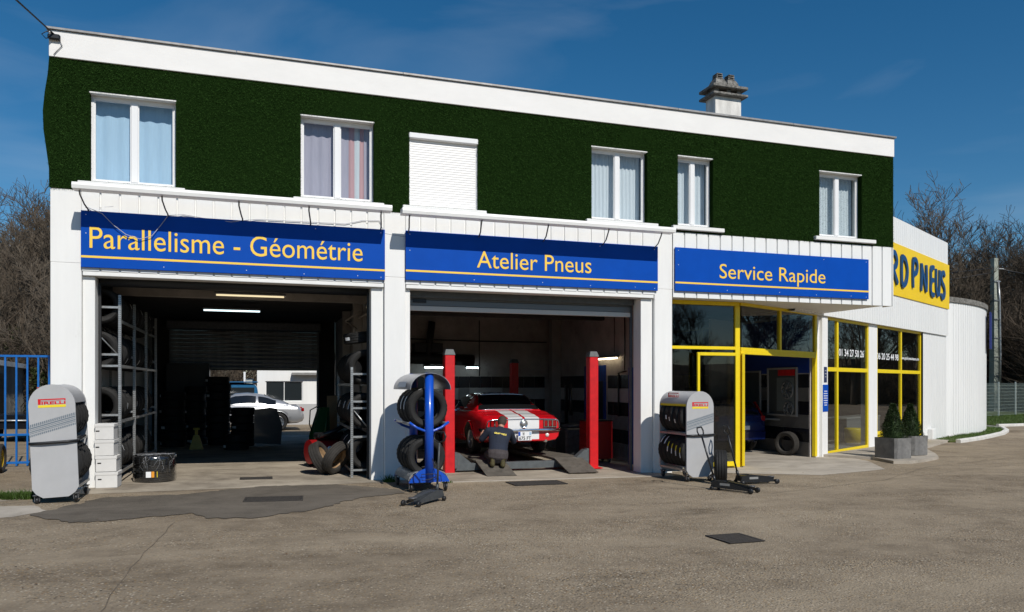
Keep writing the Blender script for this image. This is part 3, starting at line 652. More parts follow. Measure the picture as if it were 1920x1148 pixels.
# room behind the shopfront
m = MB(); m.box(-.3, 11.1, .25, 6.5, -.3, -.165); m.build('showroom_floor', FLOORW, SB)
m = MB(); m.box(-.3, 11.1, 6.5, 6.6, ZG, 3.5); m.box(8.45, 11.2, .12, .2, ZG, 3.5); m.box(11.0, 11.2, .2, 6.5, ZG, 3.5); m.build('showroom_wall', ROOMW, SB)
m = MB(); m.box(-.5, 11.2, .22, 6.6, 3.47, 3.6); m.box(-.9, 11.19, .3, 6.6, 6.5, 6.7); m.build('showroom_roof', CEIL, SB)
m = MB(); m.box(1.6, 1.72, 1.9, 4.6, ZG, 3.46); m.build('showroom_partition', M('partition_cream', (.36, .33, .28), .7), SB)
# rounded end wall: arc of ribbed sheet with a grey coping
def arc_wall():
    base = Vector((28.35, 8.57)); th = R(13); rad = 11.4; pts = [Vector((26.3, 8.05)), base.copy()]; p = base.copy(); seg = .2
    while th < R(118): th += seg/(rad if th < R(45) else 3.5); p = p + Vector((math.cos(th), math.sin(th)))*seg; pts.append(p.copy())
    return pts
AW = arc_wall()
TI = SB.matrix_basis.inverted() if False else (Matrix.Translation((17.23, 2.5, 0)) @ Matrix.Rotation(R(28), 4, 'Z')).inverted()
m = MB(); m.T = TI; A = []; B = []
for i, p in enumerate(AW):
    q = AW[min(i+1, len(AW)-1)]; o = AW[max(i-1, 0)]; t = (q-o).normalized(); nrm = Vector((t.y, -t.x)); d2 = .0
    A.append((p.x, p.y, ZG-.1)); B.append((p.x, p.y, 4.84))
    if i < len(AW)-1:
        for (f_, dd) in ((.80, 0), (.84, .02), (.96, .02)):
            c = p+(q-p)*f_-nrm*dd; A.append((c.x, c.y, ZG-.1)); B.append((c.x, c.y, 4.84))
m.strip(A, B); m.build('rounded_wall', WHITE2, SB)
m = MB(); m.T = TI; rings = []
for i, p in enumerate(AW):
    q = AW[min(i+1, len(AW)-1)]; o = AW[max(i-1, 0)]; t = (q-o).normalized(); nrm = Vector((t.y, -t.x))
    rings.append([(p.x+nrm.x*a, p.y+nrm.y*a, z) for a, z in ((.06, 4.82), (.06, 5.01), (-.25, 5.03), (-.25, 4.82))])
m.loft(rings, smooth=False); m.build('coping', CONC, SB)
m = MB(); m.box(8.9, 9.3, -.22, -.07, ZG, .12, .01); m.build('meter_box', WHITE, SB)
# ------------------------------------------------------------------ lettering
def text_mesh(name, body, mat, width=None, height=None, ext=.004, bold=0.0, spacing=1.0):
    """built-in typeface turned into a mesh standing in the xz plane, read from -y; left bottom at the origin"""
    c = bpy.data.curves.new(name, 'FONT'); c.body = body; c.size = 1; c.extrude = .01; c.offset = bold; c.space_character = spacing; c.resolution_u = 4
    o = bpy.data.objects.new(name, c); col.objects.link(o); me = evaluated_mesh(o); bpy.data.objects.remove(o); bpy.data.curves.remove(c)
    n = len(me.vertices); a = np.empty(n*3, np.float32); me.vertices.foreach_get('co', a); a = a.reshape(-1, 3)
    mn = a.min(0); mxx = a.max(0); sx = width/(mxx[0]-mn[0]) if width else None; sz = height/(mxx[1]-mn[1]) if height else None
    sx = sx or sz; sz = sz or sx
    out = np.stack([(a[:, 0]-mn[0])*sx, -(a[:, 2]-mn[2])/max(mxx[2]-mn[2], 1e-6)*ext, (a[:, 1]-mn[1])*sz], 1)
    me.vertices.foreach_set('co', out.astype(np.float32).ravel()); me.materials.clear(); me.materials.append(mat); me.update()
    return me
def text_parts(part, body, mat, parent, loc, gap=.0, **k):
    """the same lettering, one object for each letter (or word, with a wider gap)"""
    me = text_mesh(part, body, mat, **k); bm = bmesh.new(); bm.from_mesh(me); bm.verts.ensure_lookup_table(); seen = set(); isl = []
    for v in bm.verts:
        if v.index in seen: continue
        st = [v]; cur = []; seen.add(v.index)
        while st:
            a = st.pop(); cur.append(a.index)
            for e in a.link_edges:
                b = e.other_vert(a)
                if b.index not in seen: seen.add(b.index); st.append(b)
        xs = [bm.verts[i].co.x for i in cur]; isl.append([min(xs), max(xs), set(cur)])
    bm.free(); isl.sort(key=lambda t_: t_[0]); grp = []
    for a in isl:
        if grp and a[0] < grp[-1][1]+gap: grp[-1][1] = max(grp[-1][1], a[1]); grp[-1][2] |= a[2]
        else: grp.append(a)
    for a in grp:
        ids = sorted(a[2]); mp_ = {i: j for j, i in enumerate(ids)}; m2 = bpy.data.meshes.new(part)
        m2.from_pydata([me.vertices[i].co[:] for i in ids], [], [tuple(mp_[i] for i in p.vertices) for p in me.polygons if p.vertices[0] in mp_]); m2.materials.append(mat); obj(part, m2, parent, loc)
    bpy.data.meshes.remove(me)
# ------------------------------------------------------------------ fascia signs
def fascia(x0, x1, z0, z1, y, label, txt, tx0, tx1, tz, th, screws):
    t = thing('fascia_sign', label, 'sign', ((x0+x1)/2, y, z0), 0, 'blue fascia signs')
    w2 = (x1-x0)/2; h = z1-z0
    m = MB(); m.box(-w2, w2, 0, .03, 0, h, .004); m.build('board', BLUE, t)
    m = MB(); m.box(-w2+.003, w2-.003, -.002, 0, .155, .19); m.build('yellow_stripe', YEL_S, t)
    text_parts('letter', txt, YEL_S, t, (tx0-(x0+x1)/2, -.0005, tz-z0), 0, width=tx1-tx0, height=th, ext=.004, bold=-.001)
    for (sx, sz) in screws:
        m = MB(); m.lathe([(0, -.005), (.006, -.004), (.008, 0)], 10, 'y', c=(sx*w2, 0, sz*h)); m.build('screw', PAPER, t)
SC = [(-.97, .93), (-.5, .06), (-.97, .6), (.03, .07), (.5, .93), (.42, .05), (.97, .93), (.8, .06), (.97, .05)]
fascia(.44, 5.30, 3.55, 4.46, -.075, 'blue sign reading Parallelisme - Géométrie above the left garage bay', 'Parallelisme - Géométrie', .565, 4.90, 3.86, .345, SC)
fascia(5.675, 10.84, 3.57, 4.47, -.075, 'blue sign reading Atelier Pneus above the workshop with the red car', 'Atelier Pneus', 7.02, 9.36, 3.856, .315, SC)
fascia(11.23, 16.18, 3.585, 4.48, -.092, 'blue sign reading Service Rapide over the entrance porch', 'Service Rapide', 12.28, 14.98, 3.79, .40, SC)
# lamp rails over the two left signs
def rail(x0, x1, label, hooks, z0=4.685, z1=4.79):
    t = thing('lamp_rail', label, 'lamp rail', (x0, -.5, z0), 0, 'white lamp rails above the signs'); h = z1-z0
    m = MB(); n = int((x1-x0)/2.0); 
    prof = [(-.12, .0), (-.13, h*.5), (-.115, h*.9), (-.08, h), (.09, h), (.11, h*.6), (.11, .0)]
    m.prism([(p[0], p[1]) for p in prof], 0, x1-x0, 'x'); m.build('trough', WHITE2, t)
    for hx in hooks:
        m = MB(); P = [(hx-x0-.05, .02, .0), (hx-x0-.05, .06, -.06), (hx-x0-.02, .22, -.17), (hx-x0, .37, -.21), (hx-x0, .42, -.23)]; m.tube(P, .013, 6); m.build('bracket', STEELD, t)
rail(.42, 5.34, 'white lamp rail on dark brackets above the left blue sign', [.55, 1.72, 2.88, 4.0, 5.22])
rail(5.52, 10.93, 'white lamp rail on dark brackets above the middle blue sign', [5.72, 7.05, 8.35, 9.6, 10.75], 4.66, 4.765)
m = MB(); m.tube([(.45, -.02, 4.50), (.9, -.03, 4.56)], .004, 4); m.tube([(.5, -.04, 4.53), (.75, -.1, 4.42), (.92, -.12, 4.24), (1.1, -.125, 4.10), (1.3, -.125, 4.04), (1.48, -.12, 4.10), (1.62, -.1, 4.30), (1.72, -.08, 4.46), (1.95, -.05, 4.50), (2.3, -.04, 4.46), (2.7, -.08, 4.42), (3.1, -.05, 4.5), (4.6, -.05, 4.52), (4.9, -.05, 4.6), (5.2, -.05, 4.62), (5.3, -.02, 4.4), (5.7, -.02, 4.36)], .006, 5)
m.build('loose_cable', M('cable_grey', (.42, .43, .48), .5), label='thin grey cable looping down over the left blue sign', cat='cable')
# overhead service cable at the roof corner
t = thing('overhead_cable', 'pair of black service cables anchored at the left roof corner', 'cable', (0.02, -.07, 7.15))
m = MB()
for k in range(2): m.tube([(.06, -.03, .05), (-.35, -1.0+.05*k, .22), (-1.5, -4.0+.2*k, .72+.03*k), (-4, -10+.5*k, 2.0), (-8, -20+k, 4.2)], .012, 5)
m.tube([(.06, -.02, .02), (-.05, -.1, -.05), (-.1, -.12, .0), (-.04, -.1, .06), (.05, -.03, .06)], .008, 5); m.build('wire', BLK, t)
m = MB(); m.box(-.04, .14, -.06, .0, -.03, .06, .02); m.tube([(.1, -.02, .02), (.16, -.01, -.1), (.08, -.01, -.2), (.04, -.01, -.26)], .006, 4); m.build('anchor', BLKM, t)
# big yellow sign on the showroom
t = thing('shop_sign', 'large yellow sign with navy hand-drawn letters ending in PNEUS', 'sign', (17.23+.124*math.sin(R(28)), 2.5-.124*math.cos(R(28)), 4.42), R(28))
m = MB(); m.box(3.2, 11.26, -.03, -.002, 0, 1.62, .004); m.build('board', YEL_B, t)
STROKES = {
 'R': [[(0, 0), (.02, .5), (.0, 1)], [(0, .97), (.30, 1.0), (.48, .80), (.40, .58), (.08, .46)], [(.16, .46), (.36, .22), (.55, .0)]],
 'D': [[(.02, 0), (.0, .5), (.02, 1)], [(.02, .98), (.34, .90), (.52, .58), (.44, .20), (.20, .02), (.02, .02)]],
 'P': [[(.03, 0), (.0, .5), (.04, 1)], [(.04, .98), (.34, .98), (.48, .78), (.36, .56), (.06, .48)]],
 'N': [[(.0, 0), (.04, .5), (.03, 1)], [(.03, .98), (.26, .5), (.52, .02)], [(.52, .02), (.55, .5), (.52, 1)]],
 'E': [[(.44, 1), (.06, .95), (.02, .5), (.04, .05), (.46, .0)], [(.03, .52), (.38, .54)]],
 'U': [[(.02, 1), (.0, .4), (.10, .05), (.28, 0), (.46, .10), (.52, .5), (.54, 1)]],
 'S': [[(.46, .86), (.34, 1.0), (.12, .95), (.02, .76), (.16, .58), (.38, .44), (.46, .22), (.32, .03), (.12, .0), (.0, .12)]]}
def smooth_path(P, n=5):
    out = []
    for i in range(len(P)-1):
        p0 = Vector(P[max(i-1, 0)]); p1 = Vector(P[i]); p2 = Vector(P[i+1]); p3 = Vector(P[min(i+2, len(P)-1)])
        for k in range(n):
            t_ = k/n; out.append(.5*((2*p1)+(p2-p0)*t_+(2*p0-5*p1+4*p2-p3)*t_*t_+(3*p1-p0-3*p2+p3)*t_**3))
    out.append(Vector(P[-1])); return out
for ch_, sx, wd_, zb_, hh in (('R', 4.62, .95, .36, .92), ('D', 5.63, .95, .36, .92), ('P', 6.78, .85, .38, .94), ('N', 7.68, .95, .36, .92), ('E', 8.78, .8, .34, .94), ('U', 9.42, .7, .40, .88), ('S', 10.05, .85, .34, .90)):
    m = MB()
    for k, st in enumerate(STROKES[ch_]):
        P = smooth_path([(sx+p[0]*wd_*1.15, zb_+p[1]*hh) for p in st]); hw = .082; A = []; B = []
        for i in range(len(P)):
            a = P[max(0, i-1)]; b = P[min(len(P)-1, i+1)]; tt = (b-a).normalized(); nn = Vector((-tt.y, tt.x)); e = 1.0 if 0 < i < len(P)-1 else .8
            A.append(P[i]+nn*hw*e); B.append(P[i]-nn*hw*e)
        y0, y1 = -.085-.003*k, -.031
        rings = [[(A[i].x, y0, A[i].y), (B[i].x, y0, B[i].y), (B[i].x, y1, B[i].y), (A[i].x, y1, A[i].y)] for i in range(len(P))]
        m.loft(rings, smooth=False)
    m.build('letter', NAVY, t)
# window lettering
wt = thing('window_lettering', 'white telephone number stuck on the glass right of the notice pillar', 'lettering', (17.23, 2.5, 0), R(28), 'white shopfront lettering')
text_parts('digits', '01 34 27 50 26', PAPER, wt, (1.0, .030, 2.44), .06, width=1.92, height=.20, ext=.002, bold=.012)
wt = thing('window_lettering', 'white telephone number on the glass behind the two potted shrubs', 'lettering', (17.23, 2.5, 0), R(28), 'white shopfront lettering')
text_parts('digits', '06 20 25 44 98', PAPER, wt, (4.02, .030, 2.42), .06, width=2.02, height=.20, ext=.002, bold=.012)
wt = thing('window_lettering', 'small white web address on the rightmost shop window pane', 'lettering', (17.23, 2.5, 0), R(28), 'white shopfront lettering')
text_parts('letters', 'www.girard-pneus-beaucou.com', PAPER, wt, (6.36, .030, 2.44), .2, width=1.85, height=.13, ext=.002, bold=.012)
# notices on the entrance pillar
def notice(s0, s1, z0, z1, mt, label, lines):
    t = thing('notice', label, 'notice', (17.23, 2.5, 0), R(28), 'notices on the entrance pillar')
    m = MB(); m.box(s0, s1, -.072, -.062, z0, z1, .002); m.build('plate', mt, t)
    m = MB(); n = lines; r = random.Random(4)
    for k in range(n):
        zz = z1-(z1-z0)*(.26+.6*k/n); ww = (s1-s0)*r.uniform(.5, .8); c = (s0+s1)/2
        x = c-ww/2
        while x < c+ww/2:
            l = r.uniform(.015, .04); m.box(x, min(x+l, c+ww/2), -.0745, -.0721, zz, zz+(z1-z0)*.035); x += l+.012
    m.build('print_lines', PAPER, t)
notice(-.35, -.01, .96, 1.66, BLUE, 'blue notice plate with white lines on the pillar right of the entrance', 7)
notice(-.27, -.09, 1.72, 2.12, M('dark_notice', (.02, .03, .09), .4), 'small dark notice above the blue plate on the entrance pillar', 3)
# ------------------------------------------------------------------ tyres
def tyre_mesh(name, mat, Ro=.32, W=.205, Ri=.205, n=54):
    h = W/2
    prof = [(Ri, -h*.72), (Ri+.012, -h*.86), (Ri+.04, -h*1.0), (Ri+.08, -h*1.03), (Ro-.022, -h*.97), (Ro-.006, -h*.84)]
    tread = []
    for (a, b) in ((-.80, -.50), (-.42, -.06), (.06, .42), (.50, .80)):
        tread += [(Ro-.010, a*h), (Ro, a*h+.003), (Ro, b*h-.003), (Ro-.010, b*h)]
    prof = prof + tread + [(r, -x) for r, x in prof[::-1]] + [(Ri-.004, h*.5), (Ri+.045, h*.25), (Ri+.045, -h*.25), (Ri-.004, -h*.5)]
    rings = []
    for k in range(n):
        a = 2*math.pi*k/n; rg = []
        for i, (r, x) in enumerate(prof):
            rr = r
            if k % 2 and (4 <= i <= 9 or 18 <= i <= 23): rr = r-.006
            rg.append((x, rr*math.cos(a), rr*math.sin(a)))
        rings.append(rg)
    m = MB(); mm = len(prof); fs = []
    for k in range(n):
        a = k*mm; b = ((k+1) % n)*mm
        for i in range(mm): fs.append((a+i, b+i, b+(i+1) % mm, a+(i+1) % mm))
    m.add([p for rg in rings for p in rg], fs, True); return m.mesh(name, mat, 35)
TY = tyre_mesh('tyre', RUB); TYD = tyre_mesh('tyre', RUBD)
TYW = tyre_mesh('tyre', RUB, .32, .255, .19)
lb = {}
def sticker(parent, mats, ang, wdt=.035, ln=.16, R_=.3225, x=.0):
    m = MB(); n = 5; k0 = len(mats)
    for j, mt in enumerate(mats):
        m.mi = j; A = []; B = []
        for i in range(n):
            a = ang+(j+i/(n-1))*ln/k0/R_; A.append((x-wdt/2, R_*math.cos(a), R_*math.sin(a))); B.append((x+wdt/2, R_*math.cos(a), R_*math.sin(a)))
        m.strip(A, B)
    m.build('label', mats, parent)
def tyre(loc, rz, label, group, s=1.0, ws=1.0, mesh=None, rot=None, stick=None, cat='tyre'):
    """tyre with its axle along local x, turned rz about the vertical; loc is the centre"""
    o = obj('tyre', mesh or TY, None, loc, rot or (random.uniform(0, 6.28), 0, rz), (s*ws, s, s), label, cat, group)
    if stick: o.rotation_euler[0] = 0; sticker(o, *stick)
    return o
def row(x, y0, z, n, pitch, label_fn, group, s=1.0, ws=1.0, sticks=None, jx=.012, lean=0):
    for i in range(n):
        st = sticks(i) if sticks else None
        o = tyre((x+random.uniform(-jx, jx), y0+i*pitch, z), R(90), label_fn(i), group, s, ws, stick=st)
        o.rotation_euler[2] += random.uniform(-.05, .05)+lean
# ------------------------------------------------------------------ tyre display trolleys
def logo(parent, w_, loc, rot=(0, 0, 0), mat_red=None):
    """stretched red capital with a long roof over the smaller letters, yellow bar beneath"""
    h = w_*.23; m = MB(); m.box(0, w_*.10, -.002, 0, 0, h, 0); m.box(w_*.10, w_, -.0022, 0, h*.80, h, 0); m.box(w_*.955, w_, -.0021, 0, h*.62, h*.80, 0)
    m.box(w_*.10, w_*.84, -.0023, 0, h*.60, h*.64, 0); e = m.build('logo_bar', REDL, parent, loc=loc, rot=rot)
    obj('logo_letters', text_mesh('logo', 'IRELLI', REDL, w_*.87, h*.50, .002, .03), parent, loc, rot).data.transform(Matrix.Translation((w_*.125, -.0005, 0)))
    m = MB(); m.box(0, w_*1.0, -.002, 0, -h*.55, -h*.1, 0); m.build('logo_underline', PAPY, parent, loc=loc, rot=rot)
def stadium(w_, z0, z1, ch=.13, n=14):
    r = w_/2; P = [(-r+ch, z0), (r-ch, z0), (r-ch*.35, z0+ch*.45), (r, z0+ch)]
    for k in range(n+1): a = math.pi*k/n; P.append((r*math.cos(a), z1-r+r*math.sin(a)))
    return P + [(-r, z0+ch), (-r+ch*.35, z0+ch*.45)]
TREADP = M('tread_print', (.13, .165, .20), .5)
def caster(parent, x, y, r=.055):
    m = MB(); m.mi = 1; m.lathe([(0, -.02), (r*.8, -.02), (r, -.012), (r, .012), (r*.8, .02), (0, .02)], 18, 'x', c=(x, y, r)); m.mi = 0
    m.box(x-.032, x-.024, y-.03, y+.03, r*.8, r*2.3); m.box(x+.024, x+.032, y-.03, y+.03, r*.8, r*2.3); m.box(x-.045, x+.045, y-.05, y+.05, r*2.3, r*2.3+.012)
    m.lathe([(0, -.036), (.012, -.034), (.012, .034), (0, .036)], 8, 'x', c=(x, y, r)); return m.build('caster', [STEELD, BLK], parent)
def trolley(loc, rz, label, tilt=0, ln=.92):
    t = thing('tyre_trolley', label, 'tyre trolley', loc, rz, 'grey tyre display trolleys'); t.rotation_euler[1] = tilt
    w_ = .575
    for (y, nm) in ((0, 'front_panel'), (ln-.03, 'rear_panel')):
        m = MB(); m.prism(stadium(w_, .09, 1.68), y, y+.03, 'y'); p = m.build(nm, GREYP, t)
        if y == 0: front = p
    m = MB(); r = w_/2-.004; n = 16; A0 = []; 
    rings = [[((r)*math.cos(a), y, 1.68-w_/2+(r)*math.sin(a)) for a in [math.pi*(.02+.96*k/n) for k in range(n+1)]] + [((r-.012)*math.cos(a), y, 1.68-w_/2+(r-.012)*math.sin(a)) for a in [math.pi*(.98-.96*k/n) for k in range(n+1)]] for y in (.031, ln-.031)]
    m.loft(rings, smooth=True); rf = m.build('roof', GREYP, t, sharp=40)
    m = MB()
    for sd_ in (-1,): m.box(sd_*(r+.001)-.003, sd_*(r+.001)+.003, .035, ln-.035, 1.40, 1.44)
    m.build('yellow_edge', PAPY, rf)
    a = math.pi*.80   # roof print on the left slope
    rx, rz_ = (r+.003)*math.cos(a), 1.68-w_/2+(r+.003)*math.sin(a)
    logo(rf, .38, (rx, ln-.24, rz_), (-(a-math.pi)*1.0*0, 0, R(-90)))
    for zz in (.26, .90):
        for sx in (-.20, .20): m = MB(); m.tube([(sx, .03, zz), (sx, ln-.03, zz)], .017, 8); m.build('tyre_rail', STEEL, t)
    for zz in (.20, .86):
        for sx in (-.285, .285): m = MB(); m.box(sx-.008, sx+.008, .031, ln-.031, zz, zz+.035); m.build('side_rail', STEEL, t)
    m = MB(); m.box(-.03, .03, ln*.5-.015, ln*.5+.015, .2, 1.4); m.build('centre_post', STEELD, t)
    m = MB(); m.tube([(-.30, -.012, .86), (-.15, -.03, .862), (.15, -.03, .868), (.30, -.012, .872)], .020, 8); m.tube([(.30, -.012, .872), (.33, .1, .90), (.36, .22, .93)], .016, 8); m.build('belt_handle', BLK, t)
    for (cx_, cy_) in ((-.24, .06), (.24, .06), (-.24, ln-.06), (.24, ln-.06)): caster(t, cx_, cy_)
    logo(front, .34, (-.17, -.001, 1.40))
    # tyre-print band
    m = MB(); sl_ = .27
    def band(o0, o1, gap):
        x = -.283
        while x < .28:
            b = min(x+gap*.66, .283) if gap else .283
            m.add([(x, -.0015, 1.10+sl_*x+o0), (b, -.0015, 1.10+sl_*b+o0), (b+(.008 if gap and b < .27 else 0), -.0015, 1.10+sl_*b+o1), (x+(.008 if gap else 0), -.0015, 1.10+sl_*x+o1)], [(0, 1, 2, 3)])
            if not gap: break
            x += gap
    band(.06, .10, .024); band(.035, .052, 0); band(.012, .028, .018); band(-.012, .002, 0); band(-.035, -.018, .018); band(-.075, -.045, .024)
    m.build('tread_print', TREADP, front)
    return t
trolley((.435, -1.62, gz(.4)), R(2), 'grey rounded tyre trolley with tread print, leaning before the left white pillar', R(-2.2), .92)
for i in range(4):
    a = .13+i*.22
    tyre((.395-a*.03, -1.62+a, 1.20), R(92), '%s tyre from the front on the upper tier of the left trolley' % ORD[i], 'tyres on the left trolley', .98, .92)
    tyre((.42-a*.03, -1.62+a, .54), R(92), '%s tyre from the front on the lower tier of the left trolley' % ORD[i], 'tyres on the left trolley', 1.04, .92)
zt = gz(10.9)
trolley((10.905, -1.53, zt), R(0), 'grey rounded tyre trolley with tread print, before the right white pillar', 0, 1.0)
for i in range(5):
    st = ([PAPER], math.pi*(.86+.03*i), .03, .09) if i in (1, 3) else None
    o = tyre((10.905-.03, -1.53+.14+i*.18, 1.20+zt), R(90), '%s tyre from the front on the upper tier of the right trolley' % ORD[i], 'tyres on the right trolley', .98, .80, stick=([PAPER], R(-28)+.1*i, .05, .08) if i in (1, 2, 3) else None)
    o.rotation_euler[2] += R(random.uniform(-9, 9))
for i in range(6):
    st = ([PAPER, PAPY], R(-18)+.09*i, .045, .19) if i < 4 else ([PAPER], R(10)+.05*i, .05, .17)
    tyre((10.905-.03, -1.53+.12+i*.15, .545+zt), R(90), '%s tyre from the front on the lower tier of the right trolley' % ORD[i], 'tyres on the right trolley', 1.03, .70, stick=st)
# ------------------------------------------------------------------ blue tyre cart
bz = gz(5.8)
t = thing('tyre_cart', 'bright blue tyre cart with a round post and clear hood by the middle pillar', 'tyre cart', (5.76, -1.68, bz), R(3))
for (y, nm) in ((0, 'front'), (1.05, 'rear')):
    m = MB(); m.tube([(0, y, .16), (0, y, 1.93)], .072, 18); m.build('post', BLUEC, t)
    m = MB(); P = [(-.34, .16)]+[(-.34+.68*k/16, .16+.23*math.sin(math.pi*k/16)**.7) for k in range(1, 16)]+[(.34, .16)]; m.prism(P, y-.02, y+.02, 'y'); m.build('base_plate', BLUEC, t)
    m = MB(); m.tube([(-.33, y, 1.13), (-.2, y, 1.04), (-.06, y, .985), (.06, y, .985), (.2, y, 1.04), (.33, y, 1.13)], .022, 8); m.build('arm', BLUEC, t)
m = MB(); rings = [[(-.33+.02*k, y, .34-.22*math.cos(0)*0) for k in (0,)] for y in (0, 1)]
m = MB()
for sx in (-1, 1):
    A = [(sx*(.34-.30*(1-math.cos(a))*.6), .03, .17+.17*math.sin(a)) for a in [R(10+16*k) for k in range(6)]]
    B = [(p[0], 1.02, p[2]) for p in A]; m.strip(A, B, True)
    C2 = [(p[0]*.97, .03, p[2]-.012) for p in A]; D2 = [(p[0]*.97, 1.02, p[2]-.012) for p in A]; m.strip(D2, C2, True); m.strip(A, C2); m.strip(D2, B)
m.build('trough', STEEL, t)
for sx in (-.30, .30): m = MB(); m.tube([(sx, .0, 1.11), (sx, 1.05, 1.11)], .02, 8); m.build('tyre_rail', STEEL, t)
m = MB(); n = 14; A = [(.34*math.cos(a), -.10, 1.66+.27*math.sin(a)) for a in [math.pi*k/n for k in range(n+1)]]; B = [(p[0], 1.1, p[2]) for p in A]; m.strip(A, B, True)
A2 = [(p[0]*.975, -.10, 1.66+(p[2]-1.66)*.975) for p in A]; B2 = [(p[0], 1.1, p[2]) for p in A2]; m.strip(B2, A2, True); m.strip(A, A2); m.strip(B2, B); m.build('hood', M('brushed_hood', (.40, .40, .42), .35, .6, .15, 6), t)
m = MB(); m.quad((-.345, .2, 1.70), (-.325, .2, 1.79), (-.325, .75, 1.79), (-.345, .75, 1.70)); m.build('hood_sticker', PAPER, t)
for (cx_, cy_) in ((-.29, .06), (.29, .06), (-.29, 1.0), (.29, 1.0)): caster(t, cx_, cy_, .07)
m = MB(); m.tube([(.03, -.08, .55), (.1, -.1, .4), (.12, -.1, .28), (0, -.09, .22), (-.14, -.09, .2), (-.15, -.08, .3), (.05, -.08, .3), (.17, -.09, .27), (.18, -.08, .17)], .006, 5); m.build('lashing_cord', BLK, t)
for i in range(4):
    tyre((5.76-.01*i, -1.50+i*.24, 1.36+bz), R(93), '%s tyre from the front on the upper tier of the blue cart' % ORD[i], 'tyres on the blue cart', 1.03, .95, stick=([PAPER], R(62), .05, .20, .3225, -.06) if i == 0 else (([PAPER], R(-5), .05, .22) if i in (1, 2) else None))
    tyre((5.74-.01*i, -1.50+i*.24, .56+bz), R(93), '%s tyre from the front on the lower tier of the blue cart' % ORD[i], 'tyres on the blue cart', .98, .95)
# ------------------------------------------------------------------ trolley jacks
def jack(loc, rz, label, hbase, htop, body_mat):
    """floor jack, head towards local +x; hbase/htop give the handle in local coordinates"""
    t = thing('trolley_jack', label, 'trolley jack', loc, rz, 'trolley jacks on the forecourt')
    for sy in (-1, 1):
        m = MB(); m.prism([(-.34, .05), (-.30, .16), (-.08, .17), (.30, .085), (.40, .075), (.40, .035), (.25, .04), (-.2, .045)], sy*.10-.006, sy*.10+.006, 'y'); m.build('side_plate', body_mat, t)
    m = MB(); m.box(-.32, -.12, -.092, .092, .055, .155, .012); m.build('pump_unit', body_mat, t)
    m = MB(); m.tube([(-.12, 0, .10), (.1, 0, .095)], .035, 10); m.build('ram', STEELD, t)
    m = MB(); m.prism([(-.1, .12), (-.06, .165), (.33, .12), (.40, .10), (.38, .07), (.1, .085)], -.045, .045, 'y'); m.build('lifting_arm', body_mat, t)
    m = MB(); m.lathe([(0, .10), (.05, .10), (.062, .118), (.062, .128), (.04, .122), (0, .122)], 16, 'z', c=(.36, 0, 0)); m.build('saddle', STEELD, t)
    m = MB(); m.box(-.16, .02, -.109, -.1065, .095, .135); m.build('name_plate', M('jack_plate', (.25, .25, .24), .5), t)
    for (wx, r_, wy) in ((.40, .045, .13), (.40, .045, -.13), (-.30, .035, .125), (-.30, .035, -.125)):
        m = MB(); m.lathe([(0, -.022), (r_*.85, -.022), (r_, -.014), (r_, .014), (r_*.85, .022), (0, .022)], 16, 'y', c=(wx, wy, r_)); m.build('wheel', BLK, t)
    m = MB(); b = Vector(hbase); e = Vector(htop); m.tube([b, b+(e-b)*.15], .026, 10); m.tube([b+(e-b)*.12, e], .0165, 10); m.build('handle_tube', body_mat, t)
    d = (e-b).normalized(); s_ = Vector((0, 1, 0)); s_ = (s_-d*s_.dot(d)).normalized(); G = [(0, 0), (.085, .04), (.105, .10), (.075, .165), (-.075, .165), (-.105, .10), (-.085, .04), (0, 0)]
    m = MB(); m.tube([e+s_*a+d*q for a, q in G[:-1]], .013, 8, closed=True); m.build('grip', BLK, t)
    return t
a1 = math.atan2(-.72, -.71); GREYJ = M('jack_grey_enamel', (.05, .055, .06), .5, 0, .3, 20, dirt=(.12, .09, .06), dthr=.62)
jack((5.47, -2.80, gz(5.5)), a1, 'grey trolley jack with upright handle in front of the blue cart', (-.30, 0, .13), (-.34, .02, .86), GREYJ)
a2 = math.atan2(-.70, .39); jack((10.72, -2.78, gz(10.7)), a2, 'black trolley jack nearest the camera before the right trolley', (-.30, 0, .13), (-.52, -.06, .90), BLKM)
jack((11.75, -1.98, gz(11.7)), R(-3), 'black trolley jack behind the upright tyre near the entrance', (-.32, 0, .13), (-.52, .03, .90), BLKM)
tyre((11.16, -1.80, .305+gz(11.1)), R(-31), 'single upright tyre showing its tread between the two black jacks', None, .955, 1.05)
# ------------------------------------------------------------------ racks in the left bay
def perforated_post(mb, x, y, z0, z1, w_=.045):
    mb.mi = 0; mb.box(x-w_/2, x+w_/2, y-w_/2, y-w_/2+.004, z0, z1); mb.box(x+w_/2-.004, x+w_/2, y-w_/2+.004, y+w_/2, z0, z1); mb.mi = 1; zz = z0+.04
    while zz < z1-.03:
        for dx in (-.011, .011): mb.box(x+dx-.004, x+dx+.004, y-w_/2-.0016, y-w_/2-.0004, zz, zz+.018)
        zz += .036
    mb.mi = 0
def rack(loc, W, ys, H, levels, label, side):
    t = thing('tyre_rack', label, 'tyre rack', loc, 0, 'galvanised tyre racks')
    for y in ys:
        for x in (0, W):
            m = MB(); perforated_post(m, x, y, 0, H); m.build('upright', [STEEL, BLK], t)
        for zz in (.12, H*.36, H*.62, H*.68, H*.93): m = MB(); m.box(.024, W-.024, y-.012, y+.012, zz, zz+.035); m.build('cross_brace', STEEL, t)
        m = MB(); a, b = ((0, H*.9), (W, H*.68)) if side == 'l' else ((0, H*.62), (W, H*.36)); m.tube([(a[0]+.02, y+.03, a[1]), (b[0]-.02, y+.03, b[1])], .013, 6); m.build('diagonal_brace', STEEL, t)
    for zz in levels:
        for k in range(len(ys)-1):
            for x in (0, W):
                m = MB(); m.box(x-.012, x+.012, ys[k]+.024, ys[k+1]-.024, zz, zz+.05, .004); m.build('shelf_beam', STEEL, t)
    return t
